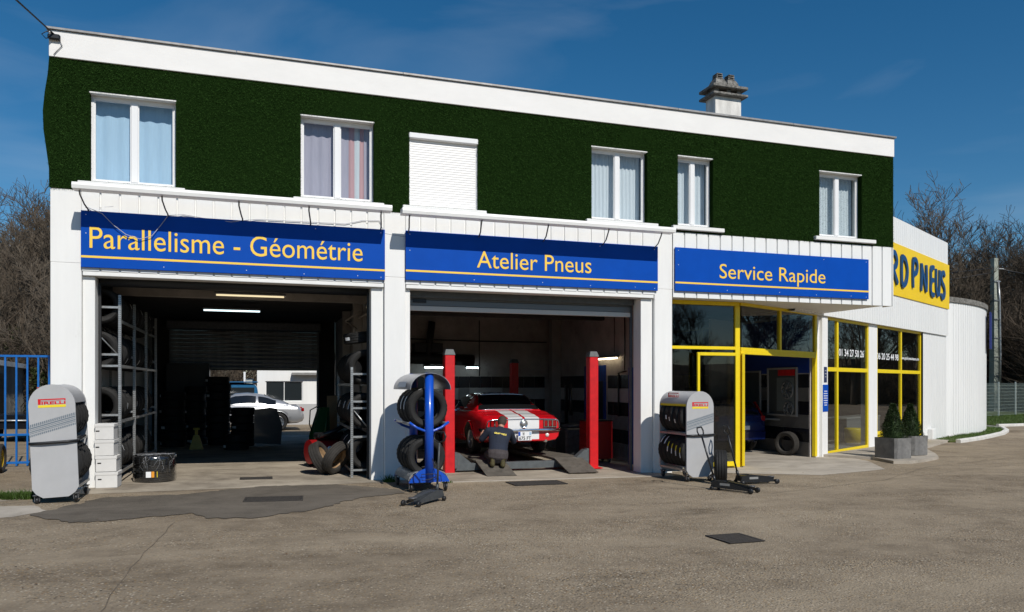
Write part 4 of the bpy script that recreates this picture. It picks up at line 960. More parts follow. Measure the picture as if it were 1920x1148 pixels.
rack((.26, .47, gz(.5)), .66, [0, 1.6, 3.2, 4.8], 3.18, [.16, 1.02, 1.96, 2.72], 'tall galvanised tyre rack along the left wall of the left bay', 'l')
for li, (zz, nm) in enumerate(((.16, 'bottom'), (1.02, 'second'), (1.96, 'third'), (2.72, 'top'))):
    n = 14
    row(.585, .64, gz(.6)+zz+.30, n, .325, lambda i: '%s tyre from the doorway on the %s shelf of the left rack' % (ORD[i], nm), 'tyres on the left rack', 1.0 if li < 3 else .97, 1.15, jx=.02, sticks=lambda i: ([PAPER], R(150 + 25*((i*3+li) % 3)), .05, .10) if (i*5+li*3) % 4 == 1 else None)
rack((4.78, .53, gz(4.8)), .47, [0, 2.45], 2.05, [.10, .88, 1.70], 'low galvanised tyre rack beside the middle pillar in the left bay', 'r')
for li, (zz, nm) in enumerate(((.10, 'bottom'), (.88, 'middle'), (1.70, 'top'))):
    row(5.06, .72, gz(5)+zz+.36, 8, .28, lambda i: '%s tyre from the doorway on the %s shelf of the right rack' % (ORD[i], nm), 'tyres on the right rack', 1.03, 1.0, sticks=lambda i: ([PAPER], R(5+22*(i % 3)), .05, .14) if (i+li) % 3 == 1 else None, lean=.12)
tyre((5.0, 1.05, 2.57), 0, 'tyre lying tilted on top of the right rack', None, 1.0, 1.0, rot=(R(8), R(82), R(10)), stick=([PAPER], R(235), .06, .12))
# two worn wheels leaning on the right rack
def wheel_thing(loc, rot, label):
    o = obj('worn_wheel', TYD, None, loc, rot, (1.0, 1, 1), label, 'wheel', 'worn wheels leaning on the right rack')
    m = MB(); m.lathe([(.205, -.06), (.195, -.05), (.16, -.03), (.07, -.035), (.06, -.055), (0, -.055)], 28, 'x'); m.lathe([(.205, .06), (.195, .05), (.18, .0), (.195, -.05)], 28, 'x'); m.build('steel_rim', M('rusty_rim', (.33, .21, .11), .7, .2, .4, 9), o); return o
wheel_thing((4.28, 1.18, .27), (0, R(28), R(158)), 'worn dusty tyre tipped against another on the floor of the left bay')
wheel_thing((4.55, .98, .28), (0, R(30), R(-38)), 'worn tyre with a tan rim leaning against the right rack')
# stacks and bundle
def stack(x, y, n, s, what, group, z0=None, sticks=True):
    for i in range(n):
        a = R(random.uniform(240, 300)); o = tyre((x+random.uniform(-.03, .03), y+random.uniform(-.03, .03), (gz(x) if z0 is None else z0)+.105*s+i*.212*s), 0, '%s tyre from the floor in the %s' % (ORD[i], what), group, s, 1.0, rot=(0, R(90), 0), stick=None)
        o.rotation_euler = (0, R(90), random.uniform(0, .6))
        if sticks and i % 2 == 0: sticker(o, [PAPER], R(250+random.uniform(-25, 25)), .07, .16)
stack(2.10, 9.0, 9, 1.0, 'tallest tyre stack in front of the rear door', 'stacked tyres in the left bay')
stack(1.46, 9.4, 8, .96, 'stack just left of the tallest tyre stack', 'stacked tyres in the left bay')
stack(2.75, 8.6, 5, 1.0, 'stack just right of the tallest tyre stack', 'stacked tyres in the left bay')
stack(.98, 8.5, 7, 1.0, 'stack nearest the left rack', 'stacked tyres in the left bay')
stack(2.62, 7.2, 2, .98, 'low stack before the rear doorway', 'stacked tyres in the left bay')
t = thing('wrapped_bundle', 'clear stretch-wrapped bundle of two tyres lying on the bay floor', 'tyre bundle', (1.42, .80, gz(1.4)))
for k in range(3):
    o = obj('tyre', TY, t, (0, 0, .078+k*.15), (0, R(90), k*.4), (.72, 1.03, 1.03))
m = MB(); n = 40; rings = []
for (rr, zz) in ((.15, .468), (.30, .472), (.338, .455), (.345, .40), (.342, .2), (.345, .05), (.33, .008)):
    rings.append([((rr+.006*math.sin(k*2.7+zz*30))*math.cos(2*math.pi*k/n), (rr+.006*math.sin(k*1.9+zz*20))*math.sin(2*math.pi*k/n), zz+.004*math.sin(k*1.3)) for k in range(n)])
m.loft(rings, caps=False); m.build('stretch_film', FILM, t)
m = MB()
for k, mt in enumerate((0, 1, 2)):
    m.mi = k; m.add([(-.10+.085*k*1.0, -.349+.002*k, .10), (-.02+.05*k, -.350+.002*k, .10), (-.02+.05*k, -.350+.002*k, .20), (-.10+.085*k, -.349+.002*k, .20)], [(0, 1, 2, 3)])
m.build('label', [PAPER, PAPO, PAPY], t)
m = MB(); r_ = random.Random(9)
for k in range(9):
    a = r_.uniform(3.4, 6.1); P = []
    for j in range(5): P.append((.352*math.cos(a), .352*math.sin(a), .46-.07*j*r_.uniform(.5, 1.1))); a += r_.uniform(-.2, .2)
    m.tube(P, .0014, 3)
for k in range(10):
    a = r_.uniform(0, 6.28); b_ = a+r_.uniform(1.5, 3); m.tube([(.33*math.cos(a), .33*math.sin(a), .478), (.1*math.cos(a+b_), .1*math.sin(a+b_), .476), (.33*math.cos(b_), .33*math.sin(b_), .478)], .002, 3)
m.build('film_creases', M('film_crease', (.42, .43, .45), .3), t)
# white boxes
for k, (dx, dz, wv) in enumerate(((.02, 0, .02), (.01, .262, .01), (-.01, .522, 0), (-.01, .782, -.005))):
    t = thing('cardboard_box', ['lowest', 'second lowest', 'second highest', 'topmost'][k]+' white cardboard box of the stack by the left door jamb', 'box', (.785+dx, .10, gz(.7)+dz+.004), R(random.uniform(-3, 3)), 'white boxes by the left jamb')
    m = MB(); m.box(-.14-wv, .14+wv, -.14, .2, 0, .24, .004); m.build('carton', CARDW, t); m = MB(); m.box(-.15-wv, .15+wv, -.146, .206, .205, .255, .004); m.build('lid', CARDW, t)
    m = MB(); m.box(-.125, -.07, -.1422, -.1402, .13, .15); m.build('hand_hole', BLK, t)
# ------------------------------------------------------------------ four-post lift
LZ = gz(8.4)
t = thing('car_lift', 'four-post car lift with red posts and grey runways under the red car', 'car lift', (8.3, 0, LZ))
for (px, py) in ((6.73, .95), (9.87, 1.0), (6.73, 6.2), (9.87, 6.2)):
    x = px-8.3; m = MB(); m.box(x-.10, x+.10, py-.10, py+.10, .0, 2.36, .012); po = m.build('post', REDL, t)
    m = MB(); m.loft([[(x-.11, py-.11, 2.36), (x+.11, py-.11, 2.36), (x+.11, py+.11, 2.36), (x-.11, py+.11, 2.36)], [(x-.075, py-.075, 2.47), (x+.075, py-.075, 2.47), (x+.075, py+.075, 2.47), (x-.075, py+.075, 2.47)]], smooth=False); m.build('post_cap', GREYL, po)
    m = MB(); m.box(x-.17, x+.17, py-.17, py+.17, 0, .015); m.build('base_plate', REDL, po)
    sx = 1 if x < 0 else -1
    m = MB(); m.box(x+sx*.104, x+sx*.16, py-.07, py+.07, .1, .42, .006); m.build('carriage', GREYL, po)
for py in (1.0, 6.2):
    m = MB(); m.box(-1.44, 1.44, py-.09, py+.09, .05, .19, .006)
    for sx in (-1, 1): m.prism([(sx*1.44, .05), (sx*1.44, .40), (sx*1.36, .40), (sx*1.10, .19), (sx*1.10, .05)], py-.085, py+.085, 'y')
    m.build('crossbeam', GREYL, t)
for (x0, x1) in ((-1.02, -.43), (.68, 1.30)):
    m = MB(); m.box(x0, x1, .93, 6.3, .193, .245, .006); m.build('runway', RAMP, t)
    m = MB(); m.prism([(.12, .006), (.90, .205), (.925, .242), (.16, .03), (.10, .022)], x0, x1, 'x'); m.build('ramp', RAMP, t)
# ------------------------------------------------------------------ cars
def lerp_st(st, y, i):
    for a, b in zip(st[:-1], st[1:]):
        if a[0] <= y <= b[0]:
            f = (y-a[0])/(b[0]-a[0]) if b[0] > a[0] else 0; return a[i]+(b[i]-a[i])*f
    return st[0][i] if y < st[0][0] else st[-1][i]
def dense(st, k=4):
    out = []
    for j in range(len(st)-1):
        p0, p1, p2, p3 = st[max(j-1, 0)], st[j], st[j+1], st[min(j+2, len(st)-1)]
        for q in range(k):
            u = q/k; out.append(tuple(p1[i]+(p2[i]-p1[i])*u if abs(p2[0]-p1[0]) < .12 else p1[i]+(p2[i]-p1[i])*(3*u*u-2*u**3) if i else p1[i]+(p2[i]-p1[i])*u for i in range(len(p1))))
    return out+[st[-1]]
def make_wheel(parent, x, y, r, side, spokes=5, rimmat=ALU, tw=.20):
    w_ = obj('wheel', None, parent) if False else None
    s = r/.32
    o = obj('wheel', TY, parent, (x, y, r), (0, 0, 0), (s*tw/.205, s, s))
    m = MB(); q = .062*side*(-1); e = .10*side
    m.lathe([(.203, e*.9), (.198, e*.95), (.185, e*.55), (.18, -e)], 28, 'x')
    m.lathe([(.185, e*.25), (.06, e*.15), (0, e*.15)], 28, 'x')
    for k in range(spokes):
        a = 2*math.pi*k/spokes; c_, s_ = math.cos(a), math.sin(a); w2 = .22/spokes
        rg = []
        for (rr, xx, ww) in ((.03, e*.62, .03), (.10, e*.60, w2*.75), (.188, e*.72, w2)):
            rg.append([(xx, rr*c_-ww*s_, rr*s_+ww*c_), (xx, rr*c_+ww*s_, rr*s_-ww*c_), (xx-e*.35, rr*c_+ww*s_, rr*s_-ww*c_), (xx-e*.35, rr*c_-ww*s_, rr*s_+ww*c_)])
        m.loft(rg, smooth=False)
    m.lathe([(0, e*.75), (.03, e*.73), (.04, e*.5)], 14, 'x'); m.build('rim', rimmat, o); return o
def car(name, label, loc, rz, paint, body, cab, wheels, wr, track, glassy, group=None, side_win=(), pillar_cut=(), rear_glass=None, front_glass=None, spokes=5, cat='car', rimmat=ALU):
    """tail at local y=0 facing -y; body: (y, zbottom, zshoulder, halfwidth); cab: (y, zbelt, ztop, hw_belt, hw_roof)"""
    t = thing(name, label, cat, loc, rz, group)
    def ring(s):
        y, zb, zt, w_ = s[:4]; H = zt-zb
        hp = [(0, zb), (.70*w_, zb), (.90*w_, zb+.05*H), (.975*w_, zb+.20*H), (w_, zb+.42*H), (.985*w_, zb+.60*H), (.975*w_, zb+.74*H), (.955*w_, zb+.90*H), (.91*w_, zb+.975*H), (.82*w_, zt), (.45*w_, zt+.012), (0, zt+.018)]
        return [(x, y, z) for x, z in hp]+[(-x, y, z) for x, z in hp[-2:0:-1]]
    B = dense(body)
    m = MB(); m.loft([ring(s) for s in B]); me = m.mesh('body', [paint, BLK], 38)
    bo = bpy.data.objects.new('body', me); col.objects.link(bo); cut = MB()
    for wy in wheels:
        for sx in (-1, 1): cut.lathe([(0, sx*(track-.16)), (wr*1.16, sx*(track-.16)), (wr*1.16, sx*(track+.5)), (0, sx*(track+.5))], 26, 'x', c=(0, wy, wr+.01))
    cm = cut.mesh('cutter', BLK); co = bpy.data.objects.new('cutter', cm); col.objects.link(co)
    cm.materials.clear(); cm.materials.append(paint); cm.materials.append(BLK); cm.polygons.foreach_set('material_index', [1]*len(cm.polygons))
    md = bo.modifiers.new('arches', 'BOOLEAN'); md.object = co; md.operation = 'DIFFERENCE'; md.solver = 'EXACT'
    nm = evaluated_mesh(bo); nm.name = 'body'
    bpy.data.objects.remove(bo); bpy.data.objects.remove(co)
    body_o = obj('body', nm, t)
    for wy in wheels:      # lips round the arches
        for sx in (-1, 1):
            P = []
            for k in range(15):
                a = math.pi*(-.06+1.12*k/14); y = wy+wr*1.17*math.cos(a); z = wr+.01+wr*1.17*math.sin(a); hw = lerp_st(body, y, 3); zb = lerp_st(body, y, 1); zt = lerp_st(body, y, 2); f = (z-zb)/(zt-zb)
                pw = np.interp(f, [0, .05, .2, .42, .6, .74, .9, 1], [.80, .90, .975, 1.0, .985, .975, .955, .85]); P.append((sx*(hw*pw+.004), y, z))
            lm = MB(); lm.tube(P, .014, 6); lm.build('arch_lip', paint, body_o)
    CB = dense(cab, 3)
    def cring(s):
        y, zb, zt, wb, wt_ = s; h = max(zt-zb, .004); k = min(1, h/.25)
        return [(-wb, y, zb-.03), (-wb-(wt_-wb)*.1, y, zb+h*.12), (-wt_-.03*k, y, zb+h*.86), (-wt_+.05*k, y, zb+h*.985), (-wt_*.5, y, zt+.012*k), (0, y, zt+.018*k), (wt_*.5, y, zt+.012*k), (wt_-.05*k, y, zb+h*.985), (wt_+.03*k, y, zb+h*.86), (wb+(wt_-wb)*.1, y, zb+h*.12), (wb, y, zb-.03)]
    m = MB(); m.loft([cring(s) for s in CB]); m.build('cabin', paint, t, sharp=50)
    ztop = lambda y: lerp_st(cab, y, 2)
    def slope_glass(nm_, y0, y1, f0=.86, f1=.9):
        m = MB(); rows_ = 5; cols_ = 9; vs = []; tr = []
        for r_ in range(rows_):
            y = y0+(y1-y0)*r_/(rows_-1); wt_ = lerp_st(CB, y, 4); zt = lerp_st(CB, y, 2); k = min(1, (zt-lerp_st(CB, y, 1))/.25)
            for c_ in range(cols_):
                u = -1+2*c_/(cols_-1); x = u*wt_*(f0+(f1-f0)*r_/(rows_-1)); zz = zt+.018*k*(1-u*u*.7)+.007-.012*abs(u)**4; vs.append((x, y, zz))
        m.add(vs, [(r_*cols_+c_, r_*cols_+c_+1, (r_+1)*cols_+c_+1, (r_+1)*cols_+c_) for r_ in range(rows_-1) for c_ in range(cols_-1)], True); g_ = m.build(nm_, glassy, t)
        edge = vs[:cols_]+[vs[(r_+1)*cols_-1] for r_ in range(1, rows_)]+vs[(rows_-1)*cols_:-1][::-1]+[vs[r_*cols_] for r_ in range(rows_-2, 0, -1)]
        em = MB(); em.tube(edge, .011, 6, closed=True); em.build('trim', CHROME if name == 'coupe_car' else BLK, g_)
    if rear_glass: slope_glass('rear_window', *rear_glass)
    if front_glass: slope_glass('windscreen', *front_glass)
    for (ya, yb) in side_win:
        for sx in (-1, 1):
            m = MB(); A = []; Bv = []
            for k in range(9):
                y = ya+(yb-ya)*k/8; zb, zt, wb, wt_ = (lerp_st(CB, y, i) for i in (1, 2, 3, 4)); h = zt-zb
                A.append((sx*(wb-(wb-wt_)*.12+.014), y, zb+.02)); f = .84; Bv.append((sx*(wb+(wt_+.03-wb)*f+.012), y, max(zb+.03, zb+h*f-.01)))
            m.strip(A, Bv, True); m.build('side_window', glassy, t)
    for wy in wheels:
        for sx in (-1, 1): make_wheel(t, sx*(track-.02), wy, wr, sx, spokes, rimmat)
    return t, body_o
bodyM = [(0, .34, .80, .80), (.06, .32, .82, .835), (.35, .29, .87, .875), (.95, .25, .945, .895), (1.3, .23, .955, .90), (2.2, .21, .95, .90), (3.3, .21, .945, .895), (4.1, .24, .925, .87), (4.5, .30, .89, .83), (4.66, .38, .82, .78)]
cabM = [(.95, .945, .955, .74, .72), (1.22, .95, 1.12, .76, .64), (1.52, .95, 1.275, .78, .575), (1.75, .95, 1.31, .79, .565), (2.35, .945, 1.32, .79, .565), (2.62, .945, 1.27, .79, .58), (3.22, .94, .955, .76, .70)]
CARP = (8.43, 1.30, LZ+.247)
t, bd = car('coupe_car', 'red 1960s coupe with white twin stripes and chrome bumper on the lift', CARP, 0, REDP, bodyM, cabM, [1.15, 3.86], .325, .78, DGL, None, [(1.85, 2.7)], (), (.975, 1.56, .99, .97), (2.66, 3.2, .9, .94), 5)
def deck_z(x, y):
    s = [lerp_st(dense(bodyM), y, i) for i in range(4)]; w_ = s[3]; zt = s[2]; return np.interp(abs(x), [0, .45*w_, .82*w_], [zt+.018, zt+.012, zt])
CB = dense(cabM, 3); zr = lambda x, y: lerp_st(CB, y, 2)+.018+.005-.006*abs(x)/.3
for (xa, xb) in ((-.345, -.028), (.028, .345)):
    Y = [.0, .03, .06, .15, .3, .5, .7, .93]; Z = [.37, .50, .60, .70, .77, deck_z((xa+xb)/2, 0)+.004]
    m = MB(); m.strip([(xa, -.004, z) for z in Z]+[(xa, y, deck_z(xa, y)+.004) for y in Y[1:]], [(xb, -.004, z) for z in Z]+[(xb, y, deck_z(xb, y)+.004) for y in Y[1:]]); m.build('deck_stripe', CARW, t)
    Yr = [1.56, 1.65, 1.75, 1.95, 2.15, 2.35, 2.5, 2.6]; m = MB(); m.strip([(xa, y, zr(xa, y)) for y in Yr], [(xb, y, zr(xb, y)) for y in Yr], True); m.build('roof_stripe', CARW, t)
    Yh = [3.26, 3.5, 3.8, 4.1, 4.4, 4.6]; m = MB(); m.strip([(xa, y, deck_z(xa, y)+.004) for y in Yh], [(xb, y, deck_z(xb, y)+.004) for y in Yh], True); m.build('bonnet_stripe', CARW, t)
m = MB(); P = [(-.795, -.006, .60), (-.80, -.008, .70), (-.775, -.010, .765), (-.70, -.012, .787), (-.40, -.012, .795), (0, -.012, .799), (.40, -.012, .795), (.70, -.012, .787), (.775, -.010, .765), (.80, -.008, .70), (.795, -.006, .60)]; m.tube(P, .010, 6); m.build('rear_trim', CHROME, t)
for sx in (-1, 1):
    m = MB(); m.box(sx*.44, sx*.745, -.006, .0, .622, .775); tl = m.build('tail_light', BLK, t)
    for k in range(3):
        xc = sx*(.495+k*.098); m = MB(); m.box(xc-.033, xc+.033, -.022, -.0065, .636, .762, .008); m.build('lens', TLR, tl)
        m = MB()
        for xx in (xc-.043, xc+.043): m.box(xx-.005, xx+.005, -.028, -.006, .628, .770)
        for zz in (.622, .767): m.box(xc-.048, xc+.048, -.027, -.006, zz, zz+.009)
        m.build('bezel', CHROME, tl)
    m = MB(); m.lathe([(0, -.02), (.035, -.018), (.042, -.004), (.042, 0)], 16, 'y', c=(sx*.53, -.002, .455)); m.build('reversing_light', LENS, t)
    m = MB(); m.tube([(sx*.50, -.02, .33), (sx*.50, .25, .33)], .028, 10); m.build('exhaust_tip', CHROME, t)
m = MB(); rg = []
for x, y in ((-.87, .42), (-.88, .18), (-.86, .04), (-.80, -.035), (-.5, -.055), (0, -.062), (.5, -.055), (.80, -.035), (.86, .04), (.88, .18), (.87, .42)):
    rg.append([(x, y, .535), (x, y-.016, .545), (x, y-.022, .566), (x, y-.016, .588), (x, y, .60), (x+(.02 if x < -.8 else -.02 if x > .8 else 0), y+.03, .56)])
m.loft(rg, smooth=True); m.build('rear_bumper', CHROME, t)
m = MB(); m.lathe([(0, -.035), (.045, -.033), (.06, -.02), (.062, 0)], 20, 'y', c=(0, -.004, .70)); m.mi = 1; m.lathe([(.062, 0), (.078, -.016), (.088, -.012), (.09, 0)], 24, 'y', c=(0, -.004, .70)); m.build('fuel_cap', [STEEL, CHROME], t)
m = MB(); m.box(-.02, .02, -.03, -.004, .602, .625, .01); m.build('boot_lock', BLK, t)
t2 = t
m = MB(); m.box(-.15, .15, -.092, -.084, .352, .542, .004); pl = m.build('number_plate', PAPER, t)
m = MB(); m.box(-.147, -.103, -.0945, -.0922, .452, .537); m.box(.09, .147, -.1125, -.1102, .475, .560) if False else None; m.build('blue_band', BLUEC, pl)
m = MB(); m.box(.095, .14, -.0945, -.0922, .462, .532); m.build('region_badge', M('pale_blue_badge', (.35, .5, .65), .4), pl)
obj('plate_letters', text_mesh('plate', 'W', BLK, .045, .075, .002, .02), pl, (-.055, -.0925, .452)); obj('plate_letters', text_mesh('plate', '675 FT', BLK, .265, .075, .002, .02), pl, (-.132, -.0925, .365))
m = MB(); m.tube([(-.70, 1.75, 1.0), (-.82, 1.75, 1.0)], .012, 6); m.tube([(-.79, 3.1, .97), (-.86, 3.08, 1.01)], .012, 6); m.box(-.93, -.85, 3.02, 3.06, .98, 1.06, .01); m.build('door_mirror', CHROME, t)
m = MB(); m.tube([(-.905, .12, .50), (-.885, .30, .30)], .006, 5); m.build('side_trim', CHROME, t)
# silver coupe in the yard, tail to the right
bodyS = [(0, .42, .62, .74), (.06, .32, .78, .82), (.25, .26, .92, .86), (.9, .22, .95, .90), (2.0, .2, .93, .91), (3.2, .2, .90, .90), (3.9, .22, .78, .86), (4.4, .26, .66, .76), (4.55, .32, .56, .66)]
cabS = [(.45, .93, .94, .74, .70), (.9, .94, 1.13, .76, .62), (1.5, .94, 1.33, .78, .56), (2.0, .93, 1.385, .79, .56), (2.4, .92, 1.36, .79, .57), (3.35, .90, .91, .76, .70)]
t, bd = car('parked_car', 'silver coupe with alloy wheels parked in the yard seen through the rear door', (4.78, 16.35, gz(3.5)), R(90), SILV, bodyS, cabS, [.92, 3.65], .325, .80, DGL, None, [(1.0, 1.62), (1.7, 2.85)], (), (.55, 1.4, .9, .9), (2.5, 3.3, .9, .92), 10)
m = MB()
for sx in (-1, 1): m.box(sx*.60, sx*.82, -.0, .10, .70, .83, .02)
m.build('tail_light', TLR, t)
# blue 4x4 behind it
bodyT = [(0, .5, .98, .78), (.05, .45, 1.0, .82), (.4, .42, 1.02, .84), (2.6, .42, 1.02, .84), (3.6, .45, 1.0, .82), (3.7, .5, .95, .78)]
cabT = [(.02, 1.0, 1.66, .80, .68), (.25, 1.0, 1.72, .80, .70), (1.6, 1.0, 1.74, .80, .70), (2.0, 1.0, 1.70, .80, .70), (2.5, 1.0, 1.02, .78, .72)]
car('offroad_car', 'blue boxy off-road car in the yard behind the silver coupe', (2.42, 18.6, gz(2)), R(8), TEAL, bodyT, cabT, [.7, 2.9], .36, .74, DGL2, None, [(.35, 1.0), (1.1, 2.0)], (), None, (2.05, 2.45, .9, .9), 5)
for sx in (0,):
    o = bpy.data.objects[[ob.name for ob in bpy.data.objects if ob.name.startswith('offroad_car')][0]]
    m = MB(); m.box(-.60, .60, -.012, -.0, 1.10, 1.56, .01); m.build('rear_window', DGL2, o)
    m = MB(); m.box(-.74, .74, -.1, 2.0, 1.75, 1.80, .02); m.build('roof_panel', TEAL, o)
# dark blue hatchback inside the entrance
bodyH = [(0, .42, .80, .76), (.05, .34, .95, .81), (.25, .28, .98, .84), (1.2, .22, .98, .86), (2.6, .2, .96, .86), (3.3, .22, .90, .84), (3.9, .28, .78, .76), (4.0, .34, .68, .70)]
cabH = [(.06, .96, .98, .76, .70), (.22, .97, 1.20, .77, .64), (.48, .98, 1.42, .78, .58), (.9, .98, 1.48, .78, .58), (1.8, .97, 1.49, .78, .58), (2.2, .96, 1.42, .78, .60), (3.05, .95, .97, .76, .70)]
t, bd = car('hatchback_car', 'dark blue hatchback seen from behind inside the entrance bay', (15.38, 3.55, -.17), 0, BLUC, bodyH, cabH, [.72, 3.2], .30, .76, DGL, None, [(.75, 1.5), (1.6, 2.5)], (), (.10, .44, .92, .92), (2.25, 3.0, .9, .9), 7)
for sx in (-1, 1):
    m = MB(); m.box(sx*.66, sx*.79, .02, .14, .84, 1.0, .02); m.prism([(.06, 1.0), (.16, 1.0), (.46, 1.36), (.38, 1.36)], sx*.70, sx*.745, 'x'); m.build('tail_light', TLR, t)
m = MB(); m.box(-.26, .26, -.025, -.012, .62, .73, .004); pl = m.build('number_plate', PAPER, t)
m = MB(); m.loft([[(-.80, .12, .36), (-.82, .08, .55), (-.80, .14, .56), (-.78, .2, .36)], [(-.74, -.02, .36), (-.75, -.04, .56), (-.75, .05, .58), (-.74, .08, .36)], [(.74, -.02, .36), (.75, -.04, .56), (.75, .05, .58), (.74, .08, .36)], [(.80, .12, .36), (.82, .08, .55), (.80, .14, .56), (.78, .2, .36)]], smooth=False); m.build('rear_bumper', BLUC, t)
# low trailer behind the fence, far left
t = thing('trailer', 'low black trailer with a steel rail parked behind the blue fence', 'trailer', (-3.3, 11.9, .04), R(-14))
m = MB(); m.box(-.75, .75, -1.2, 1.2, .38, .78, .02); m.build('bed', BLKC, t); m = MB(); m.tube([(-.77, -1.24, .62), (.77, -1.24, .62)], .025, 8); m.build('rail', STEEL, t)
for sx in (-1, 1): obj('wheel', TYD, t, (sx*.86, 0, .29), None, (.8, .9, .9)); m = MB(); m.prism([(-.4, .5), (-.3, .66), (.3, .66), (.4, .5), (.34, .5), (.26, .62), (-.26, .62), (-.34, .5)], sx*.76, sx*.97, 'x'); m.build('mudguard', BLK, t)
# ------------------------------------------------------------------ kneeling mechanic
def figure(prims, voxel, smooth_it, torso):
    """prims: (a, b, ra, rb, material index, flatten) capsules fused into one continuous skin"""
    m = MB()
    for (a, b, ra, rb, mi, fl) in prims:
        a = Vector(a); b = Vector(b); d = b-a; L_ = max(d.length, 1e-4); q = d.to_track_quat('Z', 'Y').to_matrix().to_4x4() if d.length > 1e-5 else Matrix.Identity(4)
        T_ = Matrix.Translation(a) @ q; n = 14; rings = []
        for k in range(-4, 1): ang = k/4*math.pi/2; rings.append((ra*math.cos(ang), ra*math.sin(ang)))
        for k in range(0, 5): ang = k/4*math.pi/2; rings.append((rb*math.cos(ang), L_+rb*math.sin(ang)))
        rr = [[(max(r_, .001)*math.cos(2*math.pi*j/n), max(r_, .001)*math.sin(2*math.pi*j/n)*fl, h) for j in range(n)] for r_, h in rings]
        m.T = T_; m.loft(rr)
    m.T = Matrix.Identity(4); m.loft([[(cx_+rx*math.cos(2*math.pi*j/24), cy_+ry*math.sin(2*math.pi*j/24), z_) for j in range(24)] for (cx_, cy_, z_, rx, ry) in torso])
    me = m.mesh('tmp', SKIN); o = bpy.data.objects.new('tmp', me); col.objects.link(o)
    rm = o.modifiers.new('r', 'REMESH'); rm.mode = 'VOXEL'; rm.voxel_size = voxel; rm.use_smooth_shade = True
    sm = o.modifiers.new('s', 'SMOOTH'); sm.factor = .5; sm.iterations = smooth_it
    out = evaluated_mesh(o); bpy.data.objects.remove(o); bpy.data.meshes.remove(me)
    return out
# local frame: x right, y forward (towards the car), z up from the ramp
sh, el, wl = (-.20, .21, .67), (-.31, .28, .50), (-.30, .50, .58)
shr, er, wr_ = (.235, .26, .66), (.33, .38, .50), (.18, .57, .52)
prims = [
 ((0, .02, .2), (.0, .03, .26), .155, .15, 3, .85), ((0, .06, .36), (.0, .16, .56), .150, .165, 2, .78), ((0, .16, .56), (0.02, .22, .66), .165, .12, 2, .75),
 ((-.15, .21, .67), (.19, .24, .67), .085, .085, 2, 1), ((.03, .24, .72), (.05, .29, .80), .060, .056, 0, 1),
 ((.055, .31, .845), (.065, .335, .895), .082, .088, 1, 1.0), ((.065, .375, .835), (.065, .39, .875), .062, .066, 0, 1), ((.065, .445, .85), (.065, .46, .84), .014, .017, 0, 1), ((-.022, .33, .855), (-.025, .33, .875), .014, .016, 0, .6), ((.147, .33, .855), (.150, .33, .875), .014, .016, 0, .6),
 (sh, el, .075, .062, 2, 1), (el, wl, .046, .034, 0, 1), (shr, er, .075, .062, 2, 1), (er, wr_, .046, .034, 0, 1),
 ((-.10, .04, .22), (-.16, .40, .20), .105, .078, 3, 1), ((-.16, .40, .17), (-.11, .02, .07), .068, .052, 3, 1), ((-.11, .02, .07), (-.10, -.10, .055), .05, .046, 4, 1), ((-.10, -.08, .07), (-.10, -.13, .05), .052, .05, 4, 1), ((-.10, -.10, .05), (-.10, -.08, .12), .05, .045, 4, 1),
 ((.10, .04, .22), (.17, .38, .19), .105, .078, 3, 1), ((.17, .38, .16), (.11, .02, .07), .068, .052, 3, 1), ((.11, .02, .07), (.10, -.10, .055), .05, .046, 4, 1), ((.10, -.08, .07), (.10, -.13, .05), .052, .05, 4, 1), ((.10, -.10, .05), (.10, -.08, .12), .05, .045, 4, 1)]
def hand(w0, fwd, side, upv):
    w0, f, s_, u = Vector(w0), Vector(fwd).normalized(), Vector(side).normalized(), Vector(upv).normalized(); out = [(w0, w0+f*.06, .032, .036, 0, .55)]
    for k, (off, l1) in enumerate(((-.030, .060), (-.010, .072), (.010, .068), (.029, .052))):
        a = w0+f*.075+s_*off; b = a+f*l1*.55-u*.012; c = b+f*l1*.3-u*.032; out += [(a, b, .0095, .009, 0, 1), (b, c, .009, .0075, 0, 1)]
    a = w0+f*.02-s_*.030; b = a+f*.035-s_*.025-u*.01; c = b+f*.03-u*.01; out += [(a, b, .012, .011, 0, 1), (b, c, .011, .009, 0, 1)]
    return out
prims += hand(wl, (.15, 1, .25), (0, .1, -1), (-1, 0, 0)) + hand(wr_, (-.3, 1, .1), (.9, .3, 0), (0, 0, 1))
TORSO = [(0, .0, .13, .15, .11), (0, .01, .18, .20, .155), (0, .03, .27, .205, .165), (0, .06, .35, .185, .14), (.005, .11, .46, .19, .135), (.015, .16, .56, .215, .135), (.025, .20, .65, .225, .125), (.03, .225, .71, .19, .10), (.035, .245, .755, .10, .065)]
fm = figure(prims, .0085, 4, TORSO); fm.name = 'person'
for mt in (SKIN, HAIR, NAVYC, TROU, BOOT): fm.materials.append(mt)
fm.materials.clear()
for mt in (SKIN, HAIR, NAVYC, TROU, BOOT): fm.materials.append(mt)
nP = len(fm.polygons); cen = np.empty(nP*3, np.float32); fm.polygons.foreach_get('center', cen); cen = cen.reshape(-1, 3); best = np.full(nP, 1e9); idx = np.zeros(nP, np.int32)
for (a, b, ra, rb, mi, fl) in prims:
    a = np.array(a); b = np.array(b); d = b-a; L2 = max(d @ d, 1e-9); tt = np.clip(((cen-a) @ d)/L2, 0, 1); dist = np.linalg.norm(cen-(a+tt[:, None]*d), axis=1)-(ra+(rb-ra)*tt)
    u = dist < best; best[u] = dist[u]; idx[u] = mi
for i_, (a, b) in enumerate(((sh, el), (shr, er))):   # short sleeves end above the elbow: skin below
    pass
fm.polygons.foreach_set('material_index', idx); fm.polygons.foreach_set('use_smooth', np.ones(nP, bool)); fm.update()
